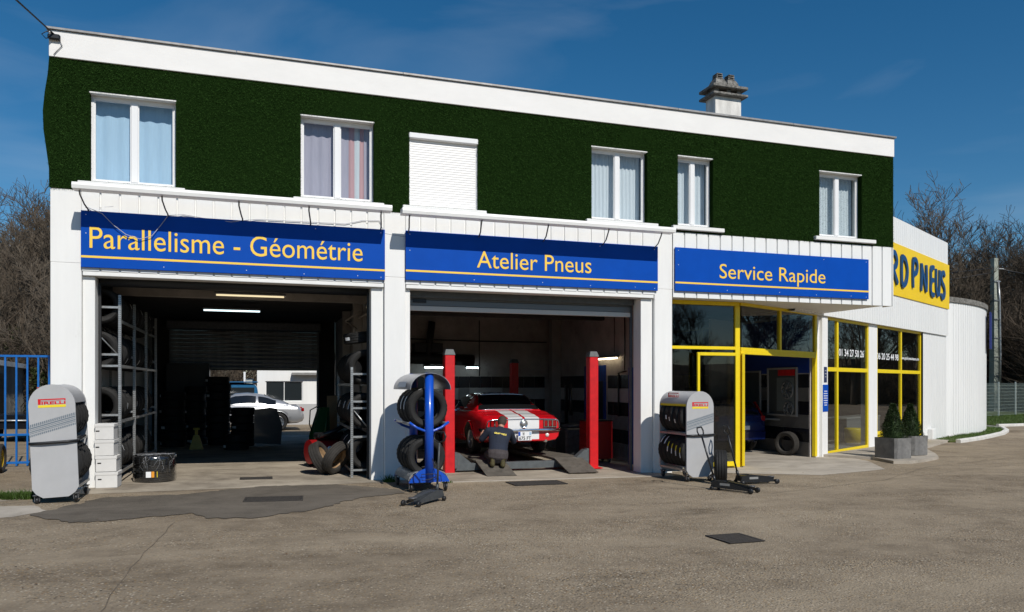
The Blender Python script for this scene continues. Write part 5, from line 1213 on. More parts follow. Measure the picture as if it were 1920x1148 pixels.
PR = obj('person', fm, None, (7.63, .63, LZ+.135), (0, R(5), R(-12)), (1.03, 1.03, 1.03), 'mechanic in a navy polo and grey trousers kneeling at the car\'s left tail light', 'person')
def back_text(txt, w_, h_, c0, tilt):
    me = text_mesh('shirt', txt, PAPY, w_, h_, .002, .03); return me
stx = obj('shirt_lettering', back_text('GIRARD PNEUS', .24, .036, None, 0), PR, (-.10, .058, .635), (R(-24), R(6), 0))
m = MB(); m.lathe([(0, .02), (.013, .02), (.014, 0), (.02, -.002)], 8, 'z', c=(0, 0, 0))
# ------------------------------------------------------------------ workshop and bay contents
def lamp(x0, y0, z0, x1, y1, z1, mt, label, box=.05, grp='fluorescent lamps'):
    d = Vector((x1-x0, y1-y0, z1-z0)); t = thing('fluorescent_lamp', label, 'lamp', (x0, y0, z0), math.atan2(d.y, d.x), grp); l = math.hypot(d.x, d.y)
    m = MB(); m.box(0, l, -.06, .06, .022, .07, .01); m.build('housing', STEELD, t); m = MB(); m.tube([(.03, 0, 0), (l-.03, 0, 0)], .018, 10); m.build('tube', mt, t)
lamp(2.31, 2.5, 3.46, 3.67, 2.5, 3.46, TUBEY, 'warm tube lamp nearest the door on the left bay ceiling')
lamp(1.90, 5.4, 3.41, 3.21, 5.4, 3.40, TUBEW, 'cool white tube lamp deeper on the left bay ceiling')
lamp(5.33, 1.3, 3.30, 5.33, 2.5, 3.30, TUBEY, 'tube lamp high on the wall above the right rack')
lamp(7.44, 6.72, 2.13, 8.10, 6.72, 2.13, TUBEW2, 'cool tube lamp on the workshop back wall left of the red post')
lamp(8.62, 6.72, 2.13, 9.02, 6.72, 2.13, TUBEW2, 'short cool tube lamp on the workshop back wall right of the red post')
lamp(11.28, 2.65, 2.30, 11.28, 3.95, 2.27, TUBEY2, 'warm tube lamp on the right workshop wall behind the right red post')
t = thing('tool_chest', 'dark red tool chest on castors behind the right red lift post', 'tool chest', (10.55, 2.3, gz(10.5)))
m = MB(); m.box(-.30, .32, -.24, .24, .09, .95, .012); m.build('cabinet', REDD, t)
for k in range(6): m = MB(); m.box(-.306-.012, -.3005, -.21, .21, .13+k*.13, .245+k*.13, .004); m.build('drawer', REDD, t)
m = MB(); m.box(-.31, .33, -.25, .25, .952, .98, .006); m.build('top', BLK, t)
for (a, b) in ((-.24, -.18), (.26, -.18), (-.24, .18), (.26, .18)): caster(t, a, b, .035)
t = thing('tyre_changer', 'black tyre changing machine in the dark right corner of the workshop', 'machine', (10.75, 4.2, gz(10.6)))
m = MB(); m.box(-.3, .3, -.35, .35, 0, .7, .04); m.build('base', STEELD, t); m = MB(); m.lathe([(0, .70), (.25, .70), (.28, .76), (.1, .80), (0, .8)], 20, 'z'); m.build('turntable', STEELD, t); m = MB(); m.tube([(0, .34, .6), (0, .36, 1.75), (0, .1, 1.8), (0, .05, 1.0)], .05, 8); m.build('arm', BLKM, t)
t = thing('sack_truck', 'dark green upright machine with a hose in the left bay', 'machine', (4.50, 4.35, gz(4)), R(12))
m = MB(); m.loft([[(-.22, -.16, 0), (.22, -.16, 0), (.22, .2, 0), (-.22, .2, 0)], [(-.2, -.1, .55), (.2, -.1, .55), (.22, .2, .55), (-.2, .2, .55)], [(.0, .0, 1.18), (.22, .0, 1.18), (.22, .2, 1.18), (.0, .2, 1.18)]], smooth=False); m.build('cabinet', GRNM, t)
m = MB(); m.tube([(-.1, .1, .45), (-.22, .1, .8), (-.2, .1, 1.12), (-.05, .1, 1.2), (.1, .1, 1.16)], .014, 6); m.build('hose', BLK, t)
m = MB(); m.tube([(.05, -.17, .5), (.16, -.1, 1.1)], .03, 8); m.build('pipe', GRNM, t)
t = thing('air_compressor', 'low red compressor with a black wheel and hose behind the leaning tyres', 'compressor', (4.55, 2.6, gz(4.5)), R(20))
m = MB(); m.tube([(-.45, 0, .33), (.42, 0, .33)], .25, 18); m.build('tank', REDD, t)
m = MB(); m.box(-.3, .3, -.14, .14, .585, .72, .03); m.build('motor', BLKM, t)
for sx in (-1, 1): m = MB(); m.lathe([(0, -.03), (.10, -.03), (.13, -.015), (.13, .015), (.10, .03), (0, .03)], 20, 'y', c=(-.3, sx*.22-.05, .13)); m.build('wheel', BLK, t)
m = MB(); m.tube([(-.3, -.2, .66), (-.05, -.3, .75), (.3, -.25, .9)], .05, 8); m.build('intake_pipe', BLKM, t)
m = MB(); m.lathe([(0, -.26), (.05, -.258), (.05, -.25)], 12, 'y', c=(-.1, 0, .4)); m.lathe([(0, -.26), (.04, -.258), (.04, -.25)], 12, 'y', c=(.06, 0, .27)); m.build('sticker', PAPER, t)
t = thing('cardboard_sheet', 'tall brown cardboard carton against the wall behind the right rack', 'carton', (5.02, 5.3, gz(5)), R(-4)); m = MB(); m.box(-.28, .28, -.2, .2, 0, 1.45, .006); m.build('carton', CARDB, t); m = MB(); m.box(.02, .26, -.206, -.2005, .85, 1.3); m.build('dark_print', BLK, t)
for k, (xx, yy) in enumerate(((1.62, 7.6),)):
    t = thing('axle_stand', 'small yellow axle stand on the dark floor of the left bay', 'axle stand', (xx, yy, gz(xx))); m = MB(); m.loft([[(-.17, -.14, 0), (.17, -.14, 0), (.17, .14, 0), (-.17, .14, 0)], [(-.07, -.06, .36), (.07, -.06, .36), (.07, .06, .36), (-.07, .06, .36)]], smooth=False); m.build('base', YELM, t); m = MB(); m.box(-.035, .035, -.03, .03, .34, .52); m.box(-.08, .08, -.04, .04, .5, .56, .01); m.build('saddle_post', YELM, t)
t = thing('storage_cabinet', 'tall dark storage cabinet left of the rear door opening', 'cabinet', (1.22, 10.25, gz(1.2)))
m = MB(); m.box(-.58, .58, -.25, .25, 0, 2.28, .01); m.build('carcass', BLKM, t)
for sx in (-1, 1): m = MB(); m.box(sx*.01, sx*.565, -.268, -.252, .06, 2.22, .004); m.build('door', M('dark_cabinet_door', (.022, .023, .025), .5), t)
t = thing('loose_car_door', 'detached dark grey car door leaning by the low tyre stack', 'car door', (3.42, 8.3, gz(4)), R(4)); m = MB(); m.prism([(-.38, .1), (.32, .05), (.36, .55), (.22, 1.02), (.05, 1.06), (-.38, 1.0)], -.04, .04, 'y'); m.build('panel', M('dark_door_paint', (.05, .055, .065), .3, 0, coat=.5), t); m = MB(); m.tube([(-.4, 0, 1.0), (-.25, 0, 1.02), (.05, 0, 1.06), (.2, 0, 1.03), (.34, 0, .6)], .018, 6); m.build('frame', BLK, t)  # a whole car door, taken off and propped up
tyre((16.30, 2.86, .29-.17), R(20), 'upright tyre standing against the tiled wall inside the entrance', None, .98, 1.0, mesh=TYD)
# showroom contents
def sp(s, off, z=0): a = R(28); return (17.23+s*math.cos(a)-off*math.sin(a), 2.5+s*math.sin(a)+off*math.cos(a), z)
t = thing('reception_counter', 'curved silver counter behind the left shopfront window', 'counter', sp(.55, 1.5, -.165), R(28)); m = MB(); A = [(-.6+1.2*k/10, -.3-.25*math.sin(math.pi*k/10), .28) for k in range(11)]; B = [(p[0]*1.15, p[1]*1.15, .85) for p in A]; m.strip(A, B, True); m.build('front', M('brushed_counter', (.5, .53, .56), .25, .8), t); m = MB(); m.prism([(p[0]*1.2, p[1]*1.2) for p in A]+[(.7, .3), (-.7, .3)], .855, .90, 'z'); m.build('top', M('counter_top', (.25, .25, .24), .3), t); m = MB(); m.box(-.4, .4, -.3, .2, .0, .28, .02); m.build('base', STEELD, t)
t = thing('wall_picture', 'framed blue-green picture hanging inside the left shop window', 'picture', sp(.55, 2.6, 1.35), R(28)); m = MB(); m.box(-.62, .62, -.0, .03, -.42, .42, .006); m.build('frame', BLK, t); m = MB(); m.box(-.55, .55, -.006, -.001, -.35, .35); m.build('print', PICB, t); m = MB(); m.lathe([(.22, -.012), (.26, -.016), (.28, -.012)], 24, 'y', c=(-.1, 0, 0)); m.build('print_tyre', M('print_pale', (.45, .6, .65), .5), t)
m = MB(); m.box(-1.2, 1.59, 2.64, 2.72, -.17, 3.46); m.build('display_wall', M('display_wall_cream', (.34, .31, .27), .7), SB)
t = thing('display_stool', 'yellow topped seat behind the left potted shrub', 'seat', sp(4.6, .9, -.165), R(28)); m = MB(); m.lathe([(0, .0), (.26, .0), (.28, .3), (.3, .42), (.28, .46), (0, .47)], 20, 'z'); m.build('drum', YEL_F, t)
t = thing('desk', 'pale office desk behind the right shopfront window', 'desk', sp(6.6, 1.6, -.165), R(28)); m = MB(); m.box(-1.6, 1.6, -.35, .35, .70, .75, .01); m.build('desktop', M('pale_desk', (.4, .4, .39), .4), t); m = MB(); m.box(-1.55, 1.55, -.33, -.30, .1, .70); m.build('modesty_panel', M('desk_panel', (.25, .25, .25), .5), t)
for xx in (-1.5, 1.5): m = MB(); m.box(xx-.03, xx+.03, -.3, .3, 0, .70); m.build('leg', STEELD, t)
# ------------------------------------------------------------------ planters with clipped box cones
def planter(loc, label, seed, s=1.0):
    t = thing('planter', label, 'planter', loc, R(9), 'concrete planters by the shopfront'); w_ = .31*s; h = .50*s
    m = MB(); ch = .05; oc = [(-w_+ch, -w_), (w_-ch, -w_), (w_, -w_+ch), (w_, w_-ch), (w_-ch, w_), (-w_+ch, w_), (-w_, w_-ch), (-w_, -w_+ch)]
    m.loft([[(x, y, 0) for x, y in oc], [(x*1.02, y*1.02, h) for x, y in oc], [(x*.86, y*.86, h) for x, y in oc], [(x*.84, y*.84, h-.06) for x, y in oc]], smooth=False); m.build('pot', CONC2, t)
    m = MB(); m.box(-w_*.8, w_*.8, -w_*.8, w_*.8, h-.08, h-.05); m.build('soil', M('potting_soil', (.03, .022, .015), .95), t)
    t2 = thing('box_shrub', label.replace('square grey concrete planter', 'clipped dark green cone shrub growing in the planter'), 'shrub', (loc[0], loc[1], loc[2]+h-.05), R(seed*40), 'clipped cone shrubs')
    m = MB(); m.tube([(0, 0, 0), (0, 0, .75*s)], [.03, .01], 6); m.build('trunk', BARK, t2)
    r = np.random.default_rng(seed); n = 5200; u = r.uniform(0, 1, n)**.8; zz = .02+u*.86*s; rad = (.30*s*(1-(zz/(.92*s))**1.15)+.02)*(1+.05*np.sin(zz*22))*r.uniform(.72, 1.05, n); a = r.uniform(0, 2*np.pi, n)
    p = np.stack([rad*np.cos(a), rad*np.sin(a), zz], 1)+r.normal(0, .008, (n, 3)); d = np.stack([np.cos(a)*.8, np.sin(a)*.8, r.uniform(.1, 1.2, n)], 1)+r.normal(0, .5, (n, 3)); d /= np.linalg.norm(d, axis=1)[:, None]; q = np.cross(d, r.normal(size=(n, 3))); q /= np.linalg.norm(q, axis=1)[:, None]; l = r.uniform(.022, .042, n)[:, None]
    tri_mesh('foliage', np.stack([p-q*.010, p+q*.010, p+d*l], 1).reshape(-1, 3), BOX, t2)
    m = MB(); m.lathe([(.0, .84*s), (.03, .8*s), (.16*s, .42*s), (.225*s, .1*s), (.2*s, .0)], 20, 'z'); m.build('inner_foliage', BOX, t2)
pz = gz(18.7)+.076
planter((18.08, 1.12, pz), 'square grey concrete planter nearer the entrance', 1, 1.0)
planter((19.25, 1.72, pz), 'square grey concrete planter nearer the rounded wall', 2, .98)
# ------------------------------------------------------------------ drain covers
def grate(loc, w_, d_, rz, label, bars=12):
    t = thing('drain_grate', label, 'drain grate', (loc[0], loc[1], gz(loc[0])+.009), rz, 'iron covers in the ground'); t.rotation_euler[1] = math.atan(.0125)
    m = MB(); m.box(-w_, w_, -d_, d_, -.002, .0015); m.build('pit', M('drain_dark', (.012, .011, .01), .9), t)
    m = MB()
    for (a, b, c, d) in ((-w_, w_, -d_, -d_+.03), (-w_, w_, d_-.03, d_), (-w_, -w_+.03, -d_+.03, d_-.03), (w_-.03, w_, -d_+.03, d_-.03)): m.box(a, b, c, d, .0016, .007)
    m.build('rim', IRON, t)
    for k in range(bars): y = -d_+.045+(2*d_-.09)*(k+.5)/bars; m = MB(); m.box(-w_+.032, w_-.032, y-(2*d_-.09)/bars*.28, y+(2*d_-.09)/bars*.28, .0016, .006); m.build('bar', IRON, t)
grate((8.32, -6.33), .24, .235, R(2), 'square slotted drain grate in the open forecourt')
grate((7.85, -1.05), .50, .26, R(2), 'wide iron drain cover in front of the workshop threshold', 6)
grate((3.35, -1.95), .42, .24, R(-4), 'rusty drain cover set in the dark asphalt patch', 7)
grate((3.1, .75), .28, .16, 0, 'small iron cover in the sunlit floor of the left bay', 5)
# ------------------------------------------------------------------ left edge: fence, shed, forklift
fz = gz(-2)
t = thing('bar_fence', 'bright blue metal bar fence between the garage and the shed', 'fence', (-1.2, 3.84, gz(-1.2)))
m = MB(); m.box(-4.2, 1.18, -.02, .02, 2.20, 2.245, .004); m.build('top_rail', BLUEF, t)
for (zz) in (.62, .06): m = MB(); m.box(-4.2, 1.18, -.02, .02, zz, zz+.045, .004); m.build('rail', BLUEF, t)
k = 0; x = 1.08
bm_ = MB(); bm_.box(-.016, .016, -.016, .016, .02, 2.2); bmesh_bar = bm_.mesh('bar', BLUEF)
while x > -4.2: obj('bar', bmesh_bar, t, (x, .0, 0)); x -= .192
m = MB(); m.box(-4.26, -4.18, -.04, .04, -.05, 2.3); m.build('end_post', BLUEF, t)
t = thing('shed', 'low dark ribbed shed with a white roof edge behind the blue fence', 'shed', (-4.4, 8, gz(-4)), R(7))
m = MB(); P = []
y = 0
while y < 30: P += [(0, y), (0, y+.20), (.03, y+.23), (.03, y+.27)]; y += .3
m.strip([(p[0], p[1], -.1) for p in P], [(p[0], p[1], 2.38) for p in P]); m.quad((0, 0, -.1), (-6, 0, -.1), (-6, 0, 2.38), (0, 0, 2.38)); m.quad((-6, 0, -.1), (-6, 30, -.1), (-6, 30, 2.38), (-6, 0, 2.38)); m.quad((0, 30, -.1), (-6, 30, -.1), (-6, 30, 2.38), (0, 30, 2.38)); m.build('wall', M('dark_shed_sheet', (.17, .165, .15), .6, .2, .3, 2), t)
m = MB(); m.box(-6.1, .10, -.1, 30.1, 2.382, 2.44, .004); m.build('roof', WHITE2, t)
m = MB(); m.box(.101, .13, -.12, 30.1, 2.28, 2.46, .004); m.build('white_fascia', WHITE, t)
m = MB(); m.box(.031, .05, 9.0, 10.4, -.1, 2.0); m.build('dark_opening', BLK, t)
FT = thing('forklift', 'yellow forklift at the left edge of the photo, mostly out of frame', 'forklift', (-1.93, 1.45, gz(-1.8)), R(4))
def fk_wheel(x, y, r, wd):
    o = obj('wheel', TYD, FT, (x, y, r), (0, 0, 0), (wd/.205, r/.32, r/.32)); m = MB(); m.lathe([(.205, .07), (.19, .05), (.12, .02), (.07, .06), (0, .07)], 24, 'x'); m.build('rim', YELM, o)
fk_wheel(.62, -.38, .31, .20); fk_wheel(-.62, -.38, .31, .20); fk_wheel(.55, 1.2, .27, .18); fk_wheel(-.55, 1.2, .27, .18)
m = MB(); m.box(-.5, .5, -.15, 1.6, .25, .95, .06); m.box(-.5, .5, .9, 1.65, .95, 1.2, .08); m.build('chassis', YELM, FT)
for sx in (-1, 1):
    m = MB(); m.box(sx*.43, sx*.33, -.75, -.60, .12, 2.15, .008); m.build('mast_rail', YELM, FT)
    m = MB(); m.tube([(sx*.46, -.1, .9), (sx*.44, .1, 1.95), (sx*.44, 1.1, 2.0), (sx*.46, 1.35, 1.1)], .03, 8); m.build('roof_guard_post', YELM, FT)
    m = MB(); m.box(sx*.28, sx*.18, -1.9, -.78, .05, .09); m.build('fork', BLKM, FT)
    m = MB(); m.prism([(-.66, .45), (-.36, .72), (-.08, .66), (-.02, .45)], sx*.52, sx*.72, 'x'); m.build('mudguard', GREYL, FT)
m = MB(); m.tube([(.52, -.55, 2.1), (.58, -.45, .85)], .03, 8); m.build('tilt_strut', YELM, FT)
m = MB(); m.box(-.46, .46, .08, 1.12, 1.98, 2.03, .01); m.build('roof_guard', BLKM, FT)
# yard behind the left bay
t = thing('yard_building', 'white yard building with a dark sliding window seen through the rear door', 'building', (3.12, 20, 0))
m = MB(); wall_holes(m, 0, 9, -.1, 2.9, 0, .2, [(.33, 1.86, .93, 1.80)]); m.build('wall', WHITE, t); m = MB(); m.box(0, .2, .203, 6, -.1, 2.9); m.build('wall', WHITE, t)
m = MB(); frame_bars(m, [(.33, 1.86, 1.76, 1.80), (.33, 1.86, .93, .97), (.33, .37, .97, 1.76), (1.82, 1.86, .97, 1.76), (1.08, 1.11, .97, 1.76)], .05, .10); f_ = m.build('window', PVC, t)
for (a, b) in ((.37, 1.08), (1.11, 1.82)): m = MB(); m.quad((a, .08, .97), (b, .08, .97), (b, .08, 1.76), (a, .08, 1.76)); m.build('pane', DGL2, f_)
m = MB(); m.box(-.06, 9, -.02, -.003, -.1, .82); m.build('plinth', M('grey_plinth', (.42, .42, .42), .7), t)
m = MB(); m.box(1.4, 3.0, -.3, -.003, 2.06, 2.16); m.box(-.2, 9.2, -.25, 6.2, 2.9, 3.0); m.build('roof', ZINC, t)
t = thing('meter_cabinet', 'pale cabinet on a white post in the yard behind the tyre stacks', 'cabinet', (2.62, 21, 0)); m = MB(); m.box(-.05, .03, -.04, .04, -.05, 2.2); m.build('post', PVC, t); m = MB(); m.box(.04, .36, -.1, .1, 1.6, 1.9, .01); m.box(.04, .36, -.1, .1, 1.4, 1.57, .01); m.build('box', M('meter_box_paint', (.4, .42, .38), .6), t)
# ------------------------------------------------------------------ right: verge, kerbs, fence, pole
def verge(name, poly, h=.05):
    m = MB(); n = len(poly); m.add([(x, y, gz(x)-.05) for x, y in poly]+[(x, y, gz(x)+h) for x, y in poly], [tuple(range(n, 2*n))]+[(i, (i+1) % n, n+(i+1) % n, n+i) for i in range(n)]); return m.build(name, TURFG, kind='structure')
V1 = [(25.0, 6.5), (25.3, 5.9), (26.3, 6.1), (27.25, 6.62), (29.3, 7.75), (31.1, 8.75), (32.8, 9.95), (34.4, 11.4), (34.9, 13.5), (34.5, 17), (32, 17), (33.4, 11.8), (31.1, 9.5), (28.5, 8.4), (26.9, 7.55)]
verge('grass_verge', V1)
V2 = [(36.2, 13.0), (38.5, 13.1), (47, 15.4), (80, 24), (80, 45), (44, 44), (38, 28), (36, 18)]
verge('grass_verge', V2, .06)
def kerb(pts, label):
    t = thing('kerb', label, 'kerb', (0, 0, 0), 0, 'white painted kerbs'); 
    P = []
    for i in range(len(pts)-1):
        a, b = Vector(pts[i]), Vector(pts[i+1]); k = max(1, round((b-a).length/1.0))
        for j in range(k): P.append(a+(b-a)*j/k)
    P.append(Vector(pts[-1]))
    for a, b in zip(P[:-1], P[1:]):
        d = (b-a).normalized(); n = Vector((-d.y, d.x))*.075; b2 = b-d*.012; m = MB(); m.loft([[(q.x+n.x*s_, q.y+n.y*s_, z+gz(q.x)) for s_, z in ((-1, -.05), (-1, .09), (-.8, .115), (1, .12), (1, -.05))] for q in (a, b2)], smooth=False); m.build('kerb_stone', KERBW, t)
kerb([(25.4, 5.66), (27.25, 6.56), (29.37, 7.68), (31.16, 8.67), (32.9, 9.88), (34.5, 11.35), (35.0, 13.5)], 'white kerb curving round the grass beside the rounded wall')
kerb([(36.1, 12.9), (38.5, 13.0), (47, 15.3), (60, 18.7)], 'white kerb along the grass in front of the mesh fence')
def grass_patch(name, poly, n, z, ln, seed, label=None):
    r = np.random.default_rng(seed); P = np.array(poly); mn, mx_ = P.min(0), P.max(0); q = r.uniform(mn, mx_, (n, 2)); ins = np.zeros(n, bool); j = len(P)-1
    for i in range(len(P)):
        c = (P[i, 1] > q[:, 1]) != (P[j, 1] > q[:, 1]); xi = (P[j, 0]-P[i, 0])*(q[:, 1]-P[i, 1])/(P[j, 1]-P[i, 1]+1e-12)+P[i, 0]; ins ^= c & (q[:, 0] < xi); j = i
    q = q[ins]; n = len(q); p = np.concatenate([q, np.full((n, 1), z)], 1); d = np.stack([r.normal(0, .45, n), r.normal(0, .45, n), np.ones(n)], 1); s_ = np.stack([r.normal(size=n), r.normal(size=n), np.zeros(n)], 1); s_ /= np.linalg.norm(s_, axis=1)[:, None]
    l = ln*r.uniform(.5, 1.4, n)[:, None]; return tri_mesh(name, np.stack([p-s_*.008, p+s_*.008, p+d*l], 1).reshape(-1, 3), GRASS, None, kind='stuff', label=label)
grass_patch('grass', V1, 30000, -.275, .07, 1, 'short green grass on the verge at the rounded wall'); grass_patch('grass', V2[:3]+[(60, 19), (60, 24), (40, 20), (36.3, 16)], 30000, -.27, .09, 2, 'grass strip before the mesh fence')
def tuft(c, rad, n, seed, ln=.08): return grass_patch('grass', [(c[0]+rad*math.cos(a), c[1]+rad*.5*math.sin(a)) for a in [k*.7 for k in range(9)]], n, gz(c[0])+.0, ln, seed, 'weeds growing in the forecourt edge')
tuft((-.35, -.85), .55, 1500, 3, .09); tuft((-.05, -.95), .4, 700, 4, .08); tuft((5.36, -.28), .12, 160, 5, .12); tuft((6.3, -.62), .12, 60, 6, .05)
# dry leaves blown over the forecourt
r = np.random.default_rng(11); n = 260; p = np.stack([r.uniform(-1, 16, n), r.uniform(-10, -.5, n), np.zeros(n)], 1); p[:, 2] = -.0125*np.clip(p[:, 0], -4, 14)+.012
d = r.normal(size=(n, 3))*[1, 1, .25]; d /= np.linalg.norm(d, axis=1)[:, None]; s_ = np.cross(d, [0, 0, 1]); l = r.uniform(.012, .03, n)[:, None]
tri_mesh('leaf_litter', np.stack([p-s_*l*.5, p+s_*l*.5, p+d*l], 1).reshape(-1, 3), M('dry_leaf', (.17, .10, .05), .8, 0, .5, 3), None, kind='stuff', label='small dry leaves and grit scattered on the forecourt')
# mesh fence
t = thing('mesh_fence', 'light green welded mesh fence beyond the right-hand kerb', 'fence', (45.4, 20.6, -.29), R(18))
WIRE = M('fence_wire', (.34, .40, .36), .5, .2)
for i in range(9): x = -12+i*2.5; m = MB(); m.box(x-.03, x+.03, -.03, .03, 0, 2.1); m.build('post', M('fence_post_paint', (.50, .54, .50), .5) if i == 0 else bpy.data.materials['fence_post_paint'], t)
m = MB()
for i in range(8):
    x0 = -12+i*2.5; x = x0+.05
    while x < x0+2.48: m.box(x-.005, x+.005, -.004, .004, .05, 2.02); x += .10
    z = .08
    while z < 2.03: m.box(x0+.03, x0+2.47, -.010, -.0045, z-.005, z+.005); z += .2
m.build('wire_mesh', WIRE, t, kind='stuff')
t = thing('utility_pole', 'tall concrete utility pole with cables in front of the bare wood', 'utility pole', (53.2, 27, -.33)); t.scale = (1.45, 1.45, 1.0)
m = MB(); m.loft([[(-.20, -.15, 0), (.20, -.15, 0), (.20, .15, 0), (-.20, .15, 0)], [(-.13, -.10, 11.0), (.13, -.10, 11.0), (.13, .10, 11.0), (-.13, .10, 11.0)]], smooth=False); m.build('shaft', M('pole_concrete', (.30, .32, .27), .85, 0, .25, 3), t)
m = MB()
for k in range(7): m.box(-.21, .21, -.17, -.152, 1.2+k*1.35, 1.26+k*1.35)
m.build('step_band', STEEL, t)
m = MB(); m.tube([(.1, -.2, 0), (.16, -.2, 4), (.12, -.18, 8), (.05, -.16, 9.4)], .05, 6); m.build('cable_duct', STEEL, t)
m = MB(); m.tube([(0, 0, 10.3), (3, .5, 10.1), (10, 1, 9.5), (24, 3, 10.2)], .05, 5); m.tube([(0, 0, 10.3), (-4, 2, 9.7), (-10, 4, 8.9), (-20, 10, 8.4)], .035, 5); m.tube([(0, 0, 10.0), (-3, 2, 9.2), (-7, 4, 8.6)], .035, 5); m.build('wire', BLK, t)
m = MB(); m.box(.2, .6, -.06, .06, 10.22, 10.31, .03); m.build('insulator', M('insulator_grey', (.4, .4, .4), .5), t)
t = thing('lamp_post', 'short white post beside the utility pole behind the mesh fence', 'post', (51.5, 26.5, -.33)); m = MB(); m.tube([(0, 0, 0), (0, 0, 4.4)], [.14, .12], 10); m.build('shaft', PVC, t); m = MB(); m.tube([(0, 0, 4.4), (0, 0, 5.0)], [.2, .14], 10); m.build('head', M('post_head', (.25, .25, .25), .5), t)
t = thing('banner_sign', 'narrow dark blue upright sign on the edge of the rounded wall', 'sign', (32.95, 10.72, 3.15), R(37)); m = MB(); m.box(-.9, .0, -.09, -.03, .0, 1.55, .01); m.build('board', M('banner_blue', (.02, .03, .16), .4), t)
# ------------------------------------------------------------------ winter trees
def tree_mesh(seed, H, spread=1.0, mat=BARK, forks=3):
    r = random.Random(seed); V_ = []; F_ = []
    def seg(pts, rad, n):
        base = len(V_); u = None
        for i, p in enumerate(pts):
            t_ = (pts[min(i+1, len(pts)-1)]-pts[max(i-1, 0)]).normalized(); u = t_.orthogonal().normalized() if u is None else (u-t_*u.dot(t_)).normalized(); w_ = t_.cross(u)
            for k in range(n): a = 2*math.pi*k/n; q = p+(u*math.cos(a)+w_*math.sin(a))*rad[i]; V_.append((q.x, q.y, q.z))
        for i in range(len(pts)-1):
            for k in range(n): F_.append((base+i*n+k, base+i*n+(k+1) % n, base+(i+1)*n+(k+1) % n, base+(i+1)*n+k))
    def grow(p, d, L_, rad, lv):
        k = 5 if lv == 0 else (4 if lv < 3 else 3); pts = [p.copy()]; dd = d.copy(); q = p.copy()
        for i in range(k):
            dd = (dd+Vector((r.gauss(0, .13+.05*lv), r.gauss(0, .13+.05*lv), r.gauss(.05, .08)))).normalized(); q = q+dd*L_/k; pts.append(q.copy())
        rads = [max(rad*(1-.62*i/k), .009) for i in range(k+1)]; seg(pts, rads, [7, 5, 4, 3, 3][lv])
        if lv == 4: return
        nch = [8, 7, 7, 5][lv] if lv else forks*3+1
        for j in range(nch):
            f = r.uniform(.30 if lv == 0 else .18, 1.0); i = min(int(f*k), k-1); b = pts[i]+(pts[i+1]-pts[i])*(f*k-i); ax = (pts[i+1]-pts[i]).normalized(); o = ax.orthogonal().normalized(); o.rotate(Matrix.Rotation(r.uniform(0, 6.28), 3, ax)); an = r.uniform(.35, .85)*spread
            nd = (ax*math.cos(an)+o*math.sin(an)+Vector((0, 0, .22))).normalized(); grow(b, nd, L_*r.uniform(.42, .66)*(1 if lv else .85), rads[i]*r.uniform(.42, .62), lv+1)
    grow(Vector((0, 0, -.2)), Vector((r.gauss(0, .05), r.gauss(0, .05), 1)).normalized(), H*.62, H*.016, 0)
    me = bpy.data.meshes.new('branches'); me.from_pydata(V_, [], F_); me.materials.append(mat); me.update(); return me
def split_tree(me):
    return me
TM = [tree_mesh(s, 10, 1.0, BARK if s % 2 else BARK2, 3) for s in (1, 2, 3, 4, 5)]
tk = MB(); tk.tube([(0, 0, -.4), (.03, .02, 1.6), (.0, .05, 3.2)], [.24, .17, .14], 9); TKM = tk.mesh('trunk', BARK2)
# ivy clumps round a trunk
def ivy_mesh(seed, n, rx, z0, z1):
    r = np.random.default_rng(seed); zz = r.uniform(z0, z1, n); a = r.uniform(0, 6.283, n); rad = rx*r.uniform(.2, 1, n)*(1-.5*(zz-z0)/(z1-z0)); p = np.stack([rad*np.cos(a), rad*np.sin(a), zz], 1); d = r.normal(size=(n, 3)); d /= np.linalg.norm(d, axis=1)[:, None]; q = np.cross(d, r.normal(size=(n, 3))); q /= np.linalg.norm(q, axis=1)[:, None]; l = r.uniform(.06, .16, n)[:, None]
    o = tri_mesh('ivy', np.stack([p-q*l*.5, p+q*l*.5, p+d*l], 1).reshape(-1, 3), IVY); me = o.data; bpy.data.objects.remove(o); return me
IV = [ivy_mesh(1, 2600, .9, 0, 4.2), ivy_mesh(2, 1800, .7, 0, 3.0)]
fdir = Vector((math.sin(TH), math.cos(TH), 0)); rdir = Vector((math.cos(TH), -math.sin(TH), 0)); c0 = Vector((3.11, -13.83, 0))
def tree(u, D, H, k, label, group, ivy=None, gz_=-.2):
    """a bare tree standing D metres off; u is its bearing"""
    p = c0+(fdir+rdir*u)*D; t = thing('winter_tree', label, 'tree', (p.x, p.y, gz_), random.uniform(0, 6.28), group); s = H/10; t.scale = (s, s, s)
    obj('crown', TM[k % 5], t); obj('trunk', TKM, t)
    if ivy is not None: obj('ivy', IV[ivy], t)
RG, LG, BG = 'bare trees beyond the showroom', 'bare trees beyond the blue fence', 'bare trees across the road behind the camera'
RT = [(.592, 58, 17.4, 0, 'tallest bare tree rising right of the yellow sign'), (.52, 66, 10.8, 1, 'bare tree just above the sloping top of the ribbed fascia'), (.545, 72, 10.0, 2, 'bare tree between the ribbed fascia and the tallest tree'), (.615, 74, 15, 3, 'bare tree just right of the tallest tree'),
      (.635, 62, 13.6, 4, 'bare tree behind the utility pole'), (.662, 66, 15.5, 1, 'bare tree right of the utility pole'), (.685, 58, 14.5, 0, 'bare tree at the right edge of the photo'), (.575, 88, 16.5, 3, 'far bare tree behind the tallest one'), (.65, 86, 18, 2, 'far bare tree seen above the pole'), (.605, 55, 10.5, 4, 'low bare tree over the rounded wall coping'), (.70, 74, 17, 2, 'farther bare tree at the right edge'), (.628, 92, 18.5, 0, 'farthest bare tree behind the pole')]
for a in RT: tree(a[0], a[1], a[2], a[3], a[4], RG)
rr = random.Random(3)
